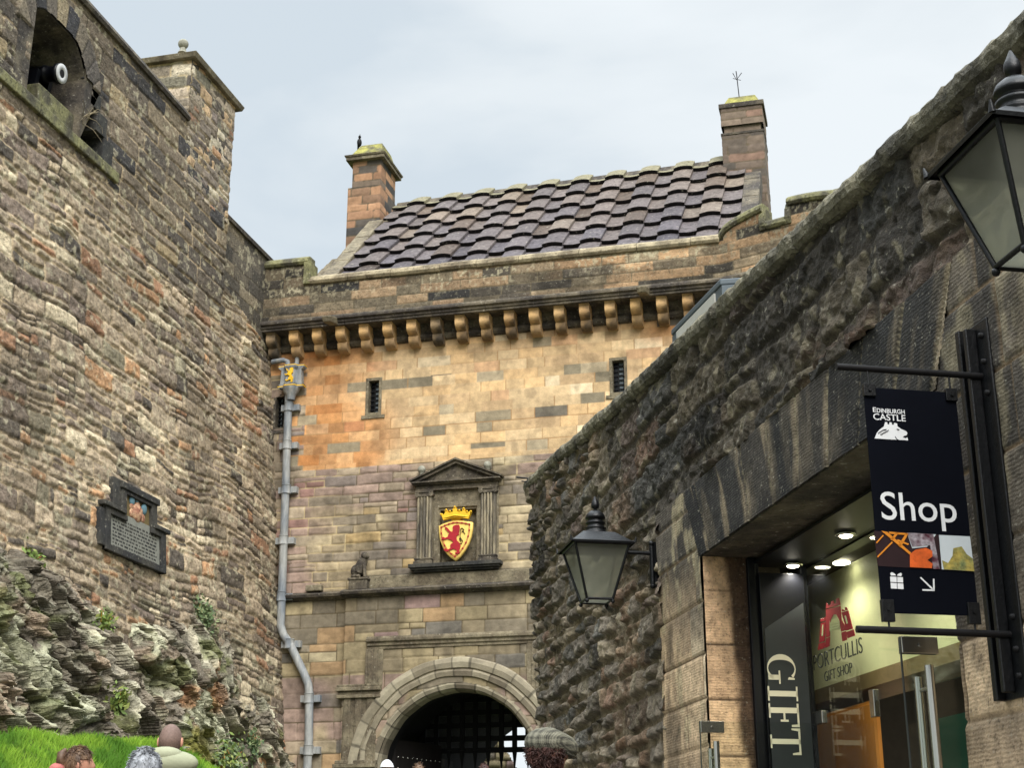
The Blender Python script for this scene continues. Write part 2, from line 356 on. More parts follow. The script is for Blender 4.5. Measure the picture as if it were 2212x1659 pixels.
def surface(name, m, parent, U, V, fpos, H, C, mask=None, F=None):
    """a fine relief sheet: U,V are 2-D grids, fpos(U,V,H) -> x,y,z"""
    x, y, z = fpos(U, V, H); P = np.stack([x, y, z], -1).reshape(-1, 3)
    T = np.array((WM[parent.name].inverted() if parent is not None else Matrix.Identity(4)) @ (F if F is not None else Matrix.Identity(4)))
    P = P @ T[:3, :3].T + T[:3, 3]
    nr, nc = U.shape; i = np.arange(nr * nc).reshape(nr, nc)
    q = np.stack([i[:-1, :-1], i[:-1, 1:], i[1:, 1:], i[1:, :-1]], -1).reshape(-1, 4)
    if mask is not None:
        k = (mask[:-1, :-1] & mask[:-1, 1:] & mask[1:, 1:] & mask[1:, :-1]).reshape(-1); q = q[k]
    me = bpy.data.meshes.new(name); me.vertices.add(len(P)); me.vertices.foreach_set('co', P.astype(np.float32).ravel())
    me.loops.add(q.size); me.loops.foreach_set('vertex_index', q.ravel().astype(np.int32))
    me.polygons.add(len(q)); me.polygons.foreach_set('loop_start', np.arange(0, q.size, 4, dtype=np.int32))
    me.update(calc_edges=True); me.polygons.foreach_set('use_smooth', np.ones(len(q), bool))
    a = me.attributes.new('Col', 'FLOAT_COLOR', 'POINT'); c = np.clip(C.reshape(-1, 3), .003, .95)
    a.data.foreach_set('color', np.hstack([c, np.ones((len(c), 1))]).astype(np.float32).ravel())
    me.materials.append(MATS[m]); me.validate(); me.update()
    o = bpy.data.objects.new(name, me); COL.objects.link(o)
    if parent is not None: o.parent = parent
    WM[o.name] = WM[parent.name] if parent is not None else Matrix.Identity(4)
    return o
def grid(u0, u1, v0, v1, st):
    return np.meshgrid(np.arange(u0, u1 + st * .5, st), np.arange(v0, v1 + st * .5, st))
def copy_tree(o, M=None, label=None, parent=None, name=None):
    c = o.copy(); COL.objects.link(c); c.parent = parent
    if M is not None: c.matrix_world = M; WM[c.name] = M.copy()
    if label: c['label'] = label
    for ch in [k for k in bpy.data.objects if k.parent == o]: copy_tree(ch, None, None, c)
    return c
def text_shape(body, size, bold=0, squash=1, spacing=1):
    cu = bpy.data.curves.new('t', 'FONT'); cu.body = body; cu.size = size; cu.offset = bold; cu.extrude = .001; cu.space_character = spacing; cu.resolution_u = 4
    ob = bpy.data.objects.new('t', cu); COL.objects.link(ob); bpy.context.view_layer.update()
    me = bpy.data.meshes.new_from_object(ob.evaluated_get(bpy.context.evaluated_depsgraph_get()))
    vs = [(v.co.x * squash, v.co.y, v.co.z) for v in me.vertices]; fs = [tuple(p.vertices) for p in me.polygons]
    bpy.data.objects.remove(ob); bpy.data.curves.remove(cu); bpy.data.meshes.remove(me); return vs, fs
def ground_z(Y): return .085 * Y if Y < 12 else 1.02 + .065 * (Y - 12) if Y < 28 else 2.06 + .05 * (Y - 28)

# ------------------------------------------------------------------ the ground
def tone(base, q, amt=.35): return base * (1 - amt / 2 + amt * q)[..., None]
U, V = np.meshgrid(np.linspace(-9.2, 14, 60), np.concatenate([np.linspace(-60, 0, 12), np.linspace(1, 60, 100)]))
gz = np.vectorize(ground_z)(V); gz = np.where(V < 0, .03 * V, gz)
rd = surface('road', 'road', None, U, V, lambda u, v, h: (u, v, gz + h), fbm(U * 2, V * 2, 3) * .01, np.broadcast_to(lin(88, 85, 80), U.shape + (3,)))
tag(rd, kind='structure')
far = MB(); far.add([(-900, -900, -6), (900, -900, -6), (900, 900, -6), (-900, 900, -6)], [(0, 1, 2, 3)])
tag(far.build('ground', 'soil'), kind='structure')

# ------------------------------------------------------------------ palettes (seen tones)
P_RUB = [(3, 182, 162, 134), (3, 160, 142, 118), (2.2, 130, 115, 98), (2, 158, 142, 118), (.8, 184, 138, 92), (.8, 160, 116, 82), (2, 128, 112, 100), (1.8, 206, 190, 158), (1, 88, 80, 72), (1, 134, 126, 102)]
P_BIG = [(3, 124, 110, 92), (3, 106, 95, 82), (2, 88, 80, 72), (1.5, 128, 114, 92), (1, 150, 132, 98), (1, 62, 60, 62)]
P_BLK = [(3, 92, 85, 74), (3, 74, 69, 62), (2, 108, 99, 84), (1, 130, 118, 96)]
P_ASH = [(4, 224, 190, 138), (4, 216, 180, 126), (3, 206, 170, 120), (2, 226, 184, 124), (1, 226, 200, 156), (.7, 222, 174, 122)]
P_ORG = [(3, 214, 150, 84), (3, 204, 134, 66), (2, 196, 140, 84), (.5, 204, 126, 68)]
P_GRY = [(2, 168, 150, 114), (2, 148, 134, 104), (1, 118, 108, 90), (2, 180, 160, 122)]
P_SQR = [(3, 182, 160, 118), (3, 164, 144, 106), (2, 150, 134, 108), (1.6, 200, 178, 132), (1.2, 138, 124, 106), (1, 190, 158, 96), (.4, 176, 128, 84)]
P_PNK = [(3, 172, 142, 122), (3, 156, 130, 112), (2.6, 180, 158, 126), (1, 152, 112, 98), (2, 158, 140, 112), (1.4, 142, 126, 114), (1, 186, 162, 116)]
P_LOW = [(3, 176, 156, 110), (3, 158, 140, 104), (2.4, 142, 128, 102), (.7, 186, 148, 96), (1.4, 190, 172, 128), (1, 122, 114, 100), (.8, 152, 122, 112)]
P_PAR = [(3, 104, 92, 70), (3, 78, 70, 58), (2, 136, 116, 86), (1, 150, 128, 94), (.7, 56, 53, 50)]
P_RWL = [(3, 124, 112, 94), (3, 106, 96, 82), (2.4, 84, 78, 68), (2, 150, 134, 108), (1.2, 124, 104, 90), (1, 156, 138, 108), (1, 100, 96, 88), (.5, 140, 108, 84)]

# ------------------------------------------------------------------ left: the tall battery wall
XL = -12.6
def wall_x(z): return XL + .095 * np.maximum(0, 12.7 - z)
bw = thing('battery_wall', 'tall rubble stone castle wall on the left with a rounded coping and a square turret', 'castle wall', at(XL, 20, 2))
U, V = grid(8, 28.02, 1.0, 17.44, .025)
d, q, su, sv = stones(U, V, (.13, .36), (.24, .85), 5, (.035, 1.6), .42, .3)
d2, q2, su2, sv2 = stones(U, V, (.24, .42), (.45, 1.1), 6, (.025, 1.2), .12, .1)
d3, q3, su3, sv3 = stones(U, V, (.27, .33), (.5, .8), 8, (.004, 1), 0, rd=.05)
line = 13.2 + .25 * fbm(U * .5, V * .5, 9)
hi = ((V > line) | ((V > 12.2 + (22.5 - U) * .9) & (U > 19) & (U < 25.4) & (V > 12.4)))
far_ = (U > 25.45 + .1 * fbm(U, V * 2, 4)) & (V > 12.75 - .25 * (U - 28))
zone = np.where(far_, 2, np.where(hi, 1, 0))
S = lambda a, b, c: np.where(zone == 2, c, np.where(zone == 1, b, a))
D_ = S(d, d2, d3); Q = [S(a, b, c) for a, b, c in zip(q, q2, q3)]; SU = S(su, su2, su3); SV = S(sv, sv2, sv3)
j = S(.014, .010, .006); ed = S(.035, .03, .015); rel = S(.028, .024, .008)
rough = fbm(U * 6, V * 9, 20, 4)
body = np.clip((D_ - j) / ed, 0, 1) ** .6
H = rel * (.45 + .9 * Q[1]) * body + rel * .5 * ((Q[2] - .5) * SU + (Q[3] - .5) * SV - .25 * SV) * body + S(.03, .018, .006) * rough
C = np.where((zone == 0)[..., None], pick(P_RUB, Q[0]), np.where((zone == 1)[..., None], pick(P_BIG, Q[0]), pick(P_BLK, Q[0])))
C = tone(C, Q[4], .4)
mort = np.where((zone == 2)[..., None], lin(90, 84, 72), lin(190, 172, 144)) * np.ones(U.shape + (3,))
mm = sm(0, .35, .25 + fbm(U * 1.1, V * 1.1, 30, 3))          # some joints are washed out and dark
mort = mixc(lin(74, 66, 56) * np.ones(U.shape + (3,)), mort, mm)
C = mixc(mort, C, np.clip((D_ - j * .6) / (j * .8), 0, 1))
C = C * (1 - .3 * sm(.08, .4, fbm(U * .7, V * .7, 50, 4)))[..., None]        # dirt
C = mixc(C, lin(100, 90, 76) * np.ones(C.shape), .3 * sm(.1, .45, fbm(U * .45 + 4, V * .45, 51, 3)) * (zone == 0))
C = C * np.array([1.14, 1.09, 1.0]); lich = sm(.26, .34, fbm(U * 7, V * 7, 52, 4)); C = mixc(C, lin(196, 186, 156) * np.ones(C.shape), .5 * lich)
top = np.where(U < 23.36, 16.08, np.where(U < 25.47, 17.43, 14.82))
emb = (U > 18.0) & (U < 19.63) & (V > 13.64) & (V < 15.3 - .5 * np.maximum(0, (U - 19.05) / .58) ** 2 - .12 * np.maximum(0, (18.4 - U) / .4) ** 2)
# stepped splay running down from the right cheek
stp = (U >= 19.6) & (V > 13.64) & (V < np.where(U < 19.85, 14.8, np.where(U < 20.12, 14.45, np.where(U < 20.4, 14.07, 0))))
ring = ((U - 18.8) / 1.15) ** 2 + ((V - 14.6) / 1.05) ** 2
vo = (ring < 1.35) & (V > 14.75) & ~emb
ang = np.arctan2(V - 13.6, U - 18.8); k = np.floor(ang / .17); dv = np.minimum(ang / .17 - k, 1 - (ang / .17 - k)) * .17 * 1.7
H = np.where(vo, .03 + .012 * _h(k, k * 0, 77) + .02 * np.clip(dv / .03, 0, 1), H); C = np.where(vo[..., None], tone(pick(P_BIG, _h(k, k * 0, 78)), _h(k, k, 79)) * np.clip(.4 + dv / .03, 0, 1)[..., None], C)
H = np.where(emb | stp, H * .2 - .02, H)
msk = (V <= top) & ~emb
surface('wall', 'rubble', bw, U, V, lambda u, v, h: (wall_x(v) + h, u, v), H, C, msk & ~stp)
m = MB(); m.box((-14.4, 8, 1), (XL - .12, 17.9, 16.0)); m.box((-14.4, 17.9, 1), (XL - .12, 20.6, 13.6)); m.box((-14.4, 20.6, 1), (XL - .12, 23.4, 16.0)); m.box((-14.4, 23.4, 1), (XL - .12, 27.9, 14.7))
m.box((-14.4, 17.9, 15.4), (XL - .12, 20.6, 16.0)); m.box((-14.4, 17.85, 13.6), (-14.2, 20.65, 15.42))
m.build('wall_core', 'dark_stone', bw)
# embrasure: cheeks, vault and stepped splay
def curved(Y): return 15.3 - .5 * max(0, (Y - 19.05) / .58) ** 2 - .12 * max(0, (18.4 - Y) / .4) ** 2
m = MB(); ys = np.linspace(18.0, 19.63, 22)
for a, b in zip(ys[:-1], ys[1:]):
    za, zb = curved(a), curved(b); x0, x1 = XL + .02, -14.2
    m.add([(x0, a, za), (x0, b, zb), (x1, b * .6 + 7.52, zb - .35), (x1, a * .6 + 7.52, za - .35)], [(0, 1, 2, 3)])
    m.add([(x0, a, za), (x0, b, zb), (x0 - .02, b, zb + .1), (x0 - .02, a, za + .1)], [(3, 2, 1, 0)])
m.hexa([(XL + .03, 17.6, 13.6), (XL + .03, 18.0, 13.6), (-14.2, 18.32, 13.6), (-14.2, 17.6, 13.6)], [(XL + .03, 17.6, 15.2), (XL + .03, 18.0, 15.2), (-14.2, 18.32, 15.2), (-14.2, 17.6, 15.2)])
m.hexa([(XL + .03, 19.63, 13.6), (XL + .03, 20.2, 15.0), (-14.2, 20.2, 15.0), (-14.2, 19.3, 13.6)], [(XL + .03, 19.63, 15.0), (XL + .03, 20.2, 15.3), (-14.2, 20.2, 15.3), (-14.2, 19.3, 15.0)])
m.build('embrasure_reveal', 'dark_stone', bw)
m = MB()
for ya, z0, z1 in ((20.4, 13.6, 14.07), (20.12, 14.07, 14.45), (19.85, 14.45, 14.8)): m.box((XL - .95, ya, z0), (XL + .03, ya + .35, z1 + .002))
m.box((XL - .95, 19.6, 14.8), (XL + .01, 19.9, 14.9)); m.build('stepped_cheek', 'black_stone', bw, bevel=.012)
m = MB(); m.add([(XL + .05, 17.95, 13.64), (XL + .05, 20.42, 13.64), (XL - .9, 20.42, 14.1), (XL - .9, 17.95, 14.1)], [(0, 1, 2, 3)]); m.box((XL - .6, 18.5, 13.7), (XL - .1, 19.75, 14.1)); m.build('mossy_sill', 'moss_stone', bw, bevel=.02)
def block_run(m, x0, x1, ya, yb, z0, z1, step=(.5, 1.0), gap=.008, seed=1, slope=0.):
    rs = random.Random(seed); y = ya
    while y < yb - .05:
        e = min(yb, y + rs.uniform(*step)); t = rs.uniform(-.008, .008); sa = slope * (y - ya); sb = slope * (e - ya)
        m.hexa([(x0, y, z0 + sa), (x1 + t, y, z0 + sa), (x1 + t, e - gap, z0 + sb), (x0, e - gap, z0 + sb)], [(x0, y, z1 + sa), (x1 + t, y, z1 + sa + t), (x1 + t, e - gap, z1 + sb + t), (x0, e - gap, z1 + sb)]); y = e
m = MB(); block_run(m, XL - .1, XL + .09, 8, 20.95, 13.42, 13.62, (.7, 1.2)); m.build('string_course', 'moss_stone', bw, bevel=.02)
m = MB()
pc = [(-.55, 0), (.07, 0), (.10, .06), (.06, .16), (-.05, .22), (-.3, .25), (-.55, .24)]
m.sweep(pc, [(XL, 8, 1, 0, 16.05), (XL, 19, 1, 0, 16.09), (XL, 21.5, 1, 0, 16.05), (XL, 23.37, 1, 0, 16.0)]); m.build('coping', 'dark_stone', bw)
m = MB(); m.sweep([(-.5, 0), (.06, 0), (.07, .08), (.0, .16), (-.5, .18)], [(XL, 25.45, 1, 0, 14.8), (XL, 28.0, 1, 0, 14.78)]); m.build('coping', 'dark_stone', bw)
def box_masonry(name, m_, parent, x0, x1, y0, y1, z0, z1, rh, sw, seed, pal, st=.03, rel=.02, joint=.008, fn=None, warp=(.01, 1.5), F=None, mort=(96, 84, 66)):
    a, b = x1 - x0, y1 - y0; Pm = 2 * (a + b)
    n = max(8, int(Pm / st)); us = np.unique(np.concatenate([np.linspace(0, Pm, n), [a, a + b, 2 * a + b]]))
    U, V = np.meshgrid(us, np.linspace(z0, z1, max(3, int((z1 - z0) / st))))
    d, q, su, sv = stones(U, V, rh, sw, seed, warp, .1)
    H = rel * (.3 + .9 * q[1]) * np.clip((d - joint) / .03, 0, 1) ** .6 + rel * .7 * fbm(U * 6, V * 8, seed, 3)
    C = tone(pick(pal, q[0]), q[4], .35)
    if fn: C = fn(U, V, C, q)
    C = mixc(lin(*mort) * np.ones(C.shape), C, np.clip((d - joint * .6) / (joint * .8), 0, 1))
    cl = lambda t, m: np.clip(t, 0, m)
    X = x0 + cl(U, a) - cl(U - a - b, a); Y = y0 + cl(U - a, b) - cl(U - 2 * a - b, b)
    nx = np.where((U > a) & (U < a + b), 1, np.where(U > 2 * a + b, -1, 0)); ny = np.where(U < a, -1, np.where((U > a + b) & (U < 2 * a + b), 1, 0))
    edge = (np.minimum.reduce([abs(U), abs(U - a), abs(U - a - b), abs(U - 2 * a - b), abs(U - Pm)]) < st * .6)
    H = np.where(edge, 0, H)
    return surface(name, m_, parent, U, V, lambda u, v, h: (X + nx * h, Y + ny * h, v), H, C, F=F)
tw = box_masonry('turret', 'rubble', bw, -14.5, XL + .005, 23.4, 25.45, 14.7, 17.42, (.14, .3), (.25, .6), 15, P_RUB + [(4, 196, 160, 112)], rel=.03, warp=(.02, 1.5), mort=(200, 180, 140))
m = MB()
m.hexa([(-14.62, 23.28, 17.42), (XL + .12, 23.28, 17.42), (XL + .12, 25.58, 17.42), (-14.62, 25.58, 17.42)], [(-14.66, 23.24, 17.53), (XL + .16, 23.24, 17.53), (XL + .16, 25.62, 17.53), (-14.66, 25.62, 17.53)])
m.hexa([(-14.6, 23.3, 17.53), (XL + .1, 23.3, 17.53), (XL + .1, 25.56, 17.53), (-14.6, 25.56, 17.53)], [(-13.7, 24.2, 17.95), (-13.4, 24.2, 17.95), (-13.4, 24.6, 17.95), (-13.7, 24.6, 17.95)])
m.build('turret_cap', 'mid_stone', tw, bevel=.012)
pb = onY(396, 95, 24.0)
m = MB(); m.ball((pb[0], 24.0, pb[2]), .11, 18); m.lathe([(.1, -.22), (.07, -.16), (.06, -.1)], (pb[0], 24.0, pb[2])); m.build('ball_finial', 'ball_stone', tw)

# ------------------------------------------------------------------ gatehouse
YF = 28.0
gh = thing('gatehouse', 'sandstone castle gatehouse with corbelled parapet and round arched gateway', 'gatehouse', at(-7.5, YF, 2))
U, V = grid(-12.9, -1.0, 1.2, 13.3, .02)
d, q, su, sv = stones(U, V, (.215, .235), (.26, .62), 31, (.003, 1), 0, rd=.04)
d2, q2, su2, sv2 = stones(U, V, (.16, .27), (.24, .72), 33, (.012, 1.3), .16, .03, rd=.14)
d3, q3, su3, sv3 = stones(U, V, (.26, .36), (.35, .75), 35, (.008, 1.2), .1, rd=.1)
zb = 9.98 + .0 * U; z3 = 7.2
lf = (U < -11.85 + .15 * np.sign(np.sin(V * 14)))
zone = np.where(V < z3, 2, np.where((V < zb) | (lf & (V < 12.2)), 1, 0))
S = lambda a, b, c: np.where(zone == 0, a, np.where(zone == 1, b, c))
D_ = S(d, d2, d3); Q = [S(a, b, c) for a, b, c in zip(q, q2, q3)]
j = S(.005, .008, .008); body = np.clip((D_ - j) / S(.008, .025, .02), 0, 1) ** .6; rel = S(.004, .016, .014)
wx = fbm(U * .5, V * .5, 61, 4)
H = rel * (.3 + Q[1]) * body + S(.003, .012, .010) * fbm(U * 5, V * 9, 62, 4)
org = 1 - sm(-10.9, -9.6, U + 1.4 * wx + .25 * (V - 11.3) * 0)
CA = pick(P_ASH, Q[0], .16); CO = pick(P_ORG, Q[0], .10); ca = mixc(CA, CO, np.clip(org, 0, 1) * (.55 + .45 * Q[2]))
r_or = sm(-4.6, -3.8, U + wx) * sm(12.0, 12.5, V); ca = mixc(ca, CO, r_or * .7)
gr = (Q[3] < np.where((V > 10.2) & (V < 11.9), .15, .04)); ca = np.where(gr[..., None], pick(P_GRY, Q[4]), ca)
pk = np.clip(sm(-.15, .15, fbm(U * .5 + 3, V * .6, 65, 3) + .12 - .05 * abs(V - 8.8)), 0, 1)
cb = mixc(pick(P_SQR, Q[0]), pick(P_PNK, Q[0]), pk); cc = pick(P_LOW, Q[0])
cc = mixc(cc, pick(P_PNK, Q[0]), sm(0, .2, fbm(U * .6 + 8, V * .6, 66, 3)) * (V < 5.6))
C = np.where((zone == 0)[..., None], ca, np.where((zone == 1)[..., None], cb, cc)); C = tone(C, Q[4], .28)
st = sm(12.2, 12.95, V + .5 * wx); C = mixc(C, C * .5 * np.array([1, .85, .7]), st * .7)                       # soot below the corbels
st2 = sm(.05, .35, fbm(U * .8, V * .35, 67, 4)) * (zone > 0); C = mixc(C, C * .6, st2 * .7)
C = C * (1 - .08 * sm(.05, .3, fbm(U * 4, V * .5, 68, 4)))[..., None]; C = C * (1 + .08 * sm(.05, .3, fbm(U * 1.2, V * 2.5, 60, 4)))[..., None]
band = sm(7.3, 7.34, V) * sm(7.66, 7.6, V) * (U > -10.5); C = mixc(C, pick([(2, 92, 86, 68), (1, 70, 66, 56), (1, 128, 120, 92)], Q[1]), band * .85)
C = C * (1 - .25 * sm(.1, .4, fbm(U * 3, V * 3, 69, 4)))[..., None]
jc = np.where((zone == 0)[..., None], lin(168, 132, 90), lin(92, 80, 58)) * np.ones(C.shape)
jc = mixc(jc, lin(190, 170, 128) * np.ones(C.shape), sm(.1, .3, fbm(U * .9, V * .9, 70, 3)) * (zone == 1))
C = mixc(jc, C, np.clip((D_ - j * .5) / (j * .8), 0, 1))
H = H + .12 * ((U > -10.57) & (V < 7.22))
AX, AZ = -8.18, 3.65
arch = (((U - AX) ** 2 + (V - AZ) ** 2 < 1.72 ** 2) & (V >= AZ)) | ((abs(U - AX) < 1.72) & (V < AZ))
wins = [(-10.26, -10.02, 11.15, 11.88), (-4.95, -4.70, 11.17, 11.87), (-12.38, -12.18, 10.98, 11.68)]
wm = np.zeros(U.shape, bool)
for a, b, c, e_ in wins: wm |= (U > a) & (U < b) & (V > c) & (V < e_)
niche = (U > -8.62) & (U < -7.81) & (V > 7.8) & (V < 8.97)
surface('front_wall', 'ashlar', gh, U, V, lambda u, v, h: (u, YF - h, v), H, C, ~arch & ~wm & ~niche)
m = MB(); Yb = YF + .03
m.box((-14, YF + .3, 1), (-9.9, 33.5, 14)); m.box((-6.4, YF + .3, 1), (3, 33.5, 14)); m.box((-9.9, YF + .3, 5.6), (-6.4, 33.5, 14)); m.box((-14, 27.55, 13.3), (-2.7, 28.3, 13.6)); m.box((-1.0, 28.0, 1), (3.0, 28.4, 13.3))
m.build('masonry_core', 'dark_stone', gh)
m = MB()      # vault
ts = np.linspace(0, math.pi, 25)
for y0, y1, r0, r1 in ((YF - .12, YF + .7, 1.62, 1.62), (YF + .7, 36, 1.85, 1.85)):
    pts = [(AX + r0, 1.5)] + [(AX + r0 * math.cos(t), AZ + r0 * math.sin(t)) for t in ts] + [(AX - r0, 1.5)]
    vs = [(x, y0, z) for x, z in pts] + [(x, y1, z) for x, z in pts]; n = len(pts)
    m.add(vs, [(i, i + 1, n + i + 1, n + i) for i in range(n - 1)], True)
m.box((AX + 1.62, YF + .68, 1.5), (AX + 2.0, YF + .72, 6)); m.box((AX - 2, YF + .68, 1.5), (AX - 1.62, YF + .72, 6))
# end wall of the passage with its own opening
pl = onY(985, 1650, 35); pr = onY(1160, 1650, 35); pt = onY(1090, 1571, 35)
m.box((-12, 35, 1), (pl[0], 35.3, 8)); m.box((pr[0], 35, 1), (-4, 35.3, 8)); m.box((pl[0], 35, pt[2]), (pr[0], 35.3, 8))
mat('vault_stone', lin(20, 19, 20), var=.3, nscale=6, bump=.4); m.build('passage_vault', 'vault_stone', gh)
# arch rings: profile in (radius, y) swept round, stones marked by colour
m = MB(); prof = [(1.58, YF + .3), (1.58, YF - .02), (1.62, YF - .10), (1.69, YF - .135), (1.77, YF - .12), (1.82, YF - .05), (1.84, YF - .07), (1.86, YF - .17), (1.95, YF - .19), (2.0, YF - .155), (2.02, YF - .19), (2.12, YF - .215), (2.2, YF - .2), (2.23, YF - .14), (2.235, YF - .05), (2.235, YF + .1)]
path = [(AX - 0, 'L', z) for z in np.arange(1.9, AZ, .03)]
ang = np.arange(math.pi, -.001, -.013)
cs = []; vs = []; rs = np.random.RandomState(4)
pts = [('j', -1, z) for z in np.arange(1.9, AZ, .02)] + [('a', t, 0) for t in ang] + [('j', 1, z) for z in np.arange(AZ, 1.9, -.02)]
L_ = 0; lens = []
for i, p in enumerate(pts):
    L_ += .02 if p[0] == 'j' else .013 * 1.8
    lens.append(L_)
tones = [pick([(3, 158, 146, 118), (2, 140, 128, 102), (2, 172, 160, 130), (1, 120, 108, 86)], rs.rand(200)) for _ in range(3)]
cutsl = [np.cumsum(rs.uniform(.3, .45, 60)) for _ in range(3)]
for i, p in enumerate(pts):
    for (r, y) in prof:
        ring_ = 0 if r < 1.83 else 1 if r < 2.01 else 2; ct = cutsl[ring_]; k = np.searchsorted(ct, lens[i]); dj = min(abs(lens[i] - ct[k - 1]) if k else 1, abs(ct[min(k, 59)] - lens[i]))
        c = tones[ring_][k] * (.42 if dj < .013 else 1.)
        rr = r + .006 * math.sin(lens[i] * 9 + r * 7)
        if p[0] == 'j': vs.append((AX + p[1] * rr, y, p[2]))
        else: vs.append((AX + rr * math.cos(p[1]), y, AZ + rr * math.sin(p[1])))
        cs.append(c)
n = len(prof); fs = [(i * n + k, i * n + k + 1, (i + 1) * n + k + 1, (i + 1) * n + k) for i in range(len(pts) - 1) for k in range(n - 1)]
m.add(vs, fs); m.c = cs; m.build('arch_moulding', 'ashlar', gh, colors=True)

# string course across the front
m = MB(); sp = [(0, 0), (.06, .02), (.10, .05), (.17, .06), (.19, .11), (.12, .15), (.0, .19)]
m.sweep(sp, [(-12.3, YF, 0, -1, 7.15), (-10.62, YF, 0, -1, 7.15)]); m.sweep(sp, [(-10.62, YF - .13, 0, -1, 7.15), (-5, YF - .13, 0, -1, 7.15)]); m.box((-10.62, YF - .13, 7.15), (-5, YF + .05, 7.3))
m.build('string_course', 'dark_stone', gh)
m = MB(); lp = [(0, 0), (.03, .01), (.03, .06), (.06, .08), (.06, .13), (.1, .16), (.1, .21), (.07, .26), (0, .27)]
yq = YF - .125
m.sweep(lp, [(-10.06, yq, 0, -1, 6.08), (-5.5, yq, 0, -1, 6.08)])
for k, (a, b, p) in enumerate(((0, .35, .035), (.02, .25, .06), (.05, .16, .085), (.0, .05, .1))):
    m.box((-10.06 + a, yq - p, 5.32 - .002 * k), (-10.06 + b, yq + .05, 6.085))
m.build('door_surround', 'mid_stone', gh, bevel=.008)
m = MB()
for a, b, p in ((-10.53, -9.82, .03), (-10.5, -10.36, .055), (-10.27, -10.13, .055), (-10.02, -9.86, .055)): m.box((a, yq - p, 3.9), (b, yq + .05, 5.19))
for z0, z1, p in ((5.13, 5.2, .10), (5.2, 5.27, .07), (5.27, 5.35, .13), (5.35, 5.40, .10)): m.box((-10.6 - p / 2, yq - p, z0), (-9.72, yq + .05, z1 - .002))
for z0, z1, p in ((3.86, 3.93, .08), (3.78, 3.86, .13), (3.70, 3.78, .10), (3.6, 3.7, .15), (2.0, 3.6, .12)): m.box((-10.6 - p / 2, yq - p, z0), (-9.78, yq + .05, z1 - .002))
m.build('door_pilaster', 'mid_stone', gh, bevel=.012)
# right hand leg of the surround, half behind the shop wall
m = MB()
for k, (a, b, p) in enumerate(((0, .35, .035), (.1, .33, .06), (.19, .30, .085))): m.box((-6.75 + a, yq - p, 5.0 - .002 * k), (-6.75 + b, yq + .05, 6.085))
m.build('door_surround', 'mid_stone', gh, bevel=.008)

# parapet
CD = (math.cos(R(-20)), math.sin(R(-20)))
def para(u):      # distance along the front from the left end -> plan position and outward direction
    k = u > 9.93; t = np.maximum(u - 9.93, 0)
    x = -12.5 + np.minimum(u, 9.93) + t * CD[0]; y = 27.5 + t * CD[1]
    return x, y, np.where(k, CD[1], 0.), np.where(k, -CD[0], -1.)
U, V = grid(-.35, 13.4, 13.05, 14.7, .02)
d, q, su, sv = stones(U, V, (.2, .24), (.4, .9), 41, (.006, 1), .05, rd=.06)
X, Y, ox, oy = para(U)
H = .012 * (.2 + q[1]) * np.clip((d - .006) / .02, 0, 1) ** .6 + .010 * fbm(U * 5, V * 8, 42, 4)
C = tone(pick(P_PAR, q[0]), q[4], .5); rt = sm(5.2, 9.5, U + 2 * fbm(U * .6, V * 2, 43, 3))
C = mixc(C, pick([(2, 168, 146, 108), (4, 214, 168, 112), (4, 192, 148, 96), (1, 150, 130, 98)], q[0]), np.clip(rt * (q[3] > .22) + .35 * (q[3] > .6), 0, 1))
C = mixc(C, lin(186, 176, 146) * np.ones(C.shape), .75 * sm(.2, .3, fbm(U * 16, V * 12, 44, 4) + .35 * fbm(U * 1.5, V * 2, 48, 2)) * sm(13.4, 14.1, V + .4 * fbm(U, V, 46)))
C = C * (1 - .5 * sm(.12, .3, fbm(U * .9, V * 1.4, 45, 4)))[..., None]
C = mixc(lin(104, 94, 74) * np.ones(C.shape), C, np.clip((d - .004) / .005, 0, 1))
tp = np.where(U < .95, 14.58, np.where(U < 10.0, 14.09, np.where(U < 10.9, 14.13 + .38 * np.sqrt(np.clip((U - 10.0) / .9, 0, 1)), np.where(U < 11.45, 14.12, 14.45))))
surface('parapet', 'masonry', gh, U, V, lambda u, v, h: (X + ox * h, Y + oy * h, v), H, C, V <= tp)
m = MB(); m.box((-13, 27.53, 13.1), (-2.6, 27.85, 14.06)); m.box((-13, 27.53, 14.0), (-11.56, 27.85, 14.55))
a = np.array([-2.57, 27.5]); b_ = a + np.array(CD) * 3.4; nb = np.array([-CD[1], CD[0]])
for u0, u1, zt in ((0, .3, 14.15), (.3, .9, 14.25), (.9, 1.5, 14.08), (1.5, 3.4, 14.4)):
    p, q_ = a + np.array(CD) * u0, a + np.array(CD) * u1
    m.hexa([(*(p + nb * .03), 13.1), (*(q_ + nb * .03), 13.1), (*(q_ + nb * .35), 13.1), (*(p + nb * .35), 13.1)], [(*(p + nb * .03), zt), (*(q_ + nb * .03), zt), (*(q_ + nb * .35), zt), (*(p + nb * .35), zt)])
m.build('parapet_core', 'dark_stone', gh)
cp = [(-.36, -.03), (.05, -.03), (.09, .03), (.06, .12), (.03, .13), (-.02, .18), (-.1, .20), (-.36, .21)]
def run(m, prof, us, zs):
    pth = []
    for u, z in zip(us, zs):
        x, y, o1, o2 = [float(np.asarray(t)) for t in para(np.array(float(u)))]; pth.append((x, y, o1, o2, z))
    m.sweep(prof, pth)
m = MB(); u = .95; rr = random.Random(3)
while u < 9.9:
    e_ = min(9.93, u + rr.uniform(.8, 1.3)); run(m, cp, (u, e_ - .008), (14.08 + rr.uniform(-.006, .006),) * 2); u = e_
m.build('coping', 'pale_stone', gh, bevel=.01)
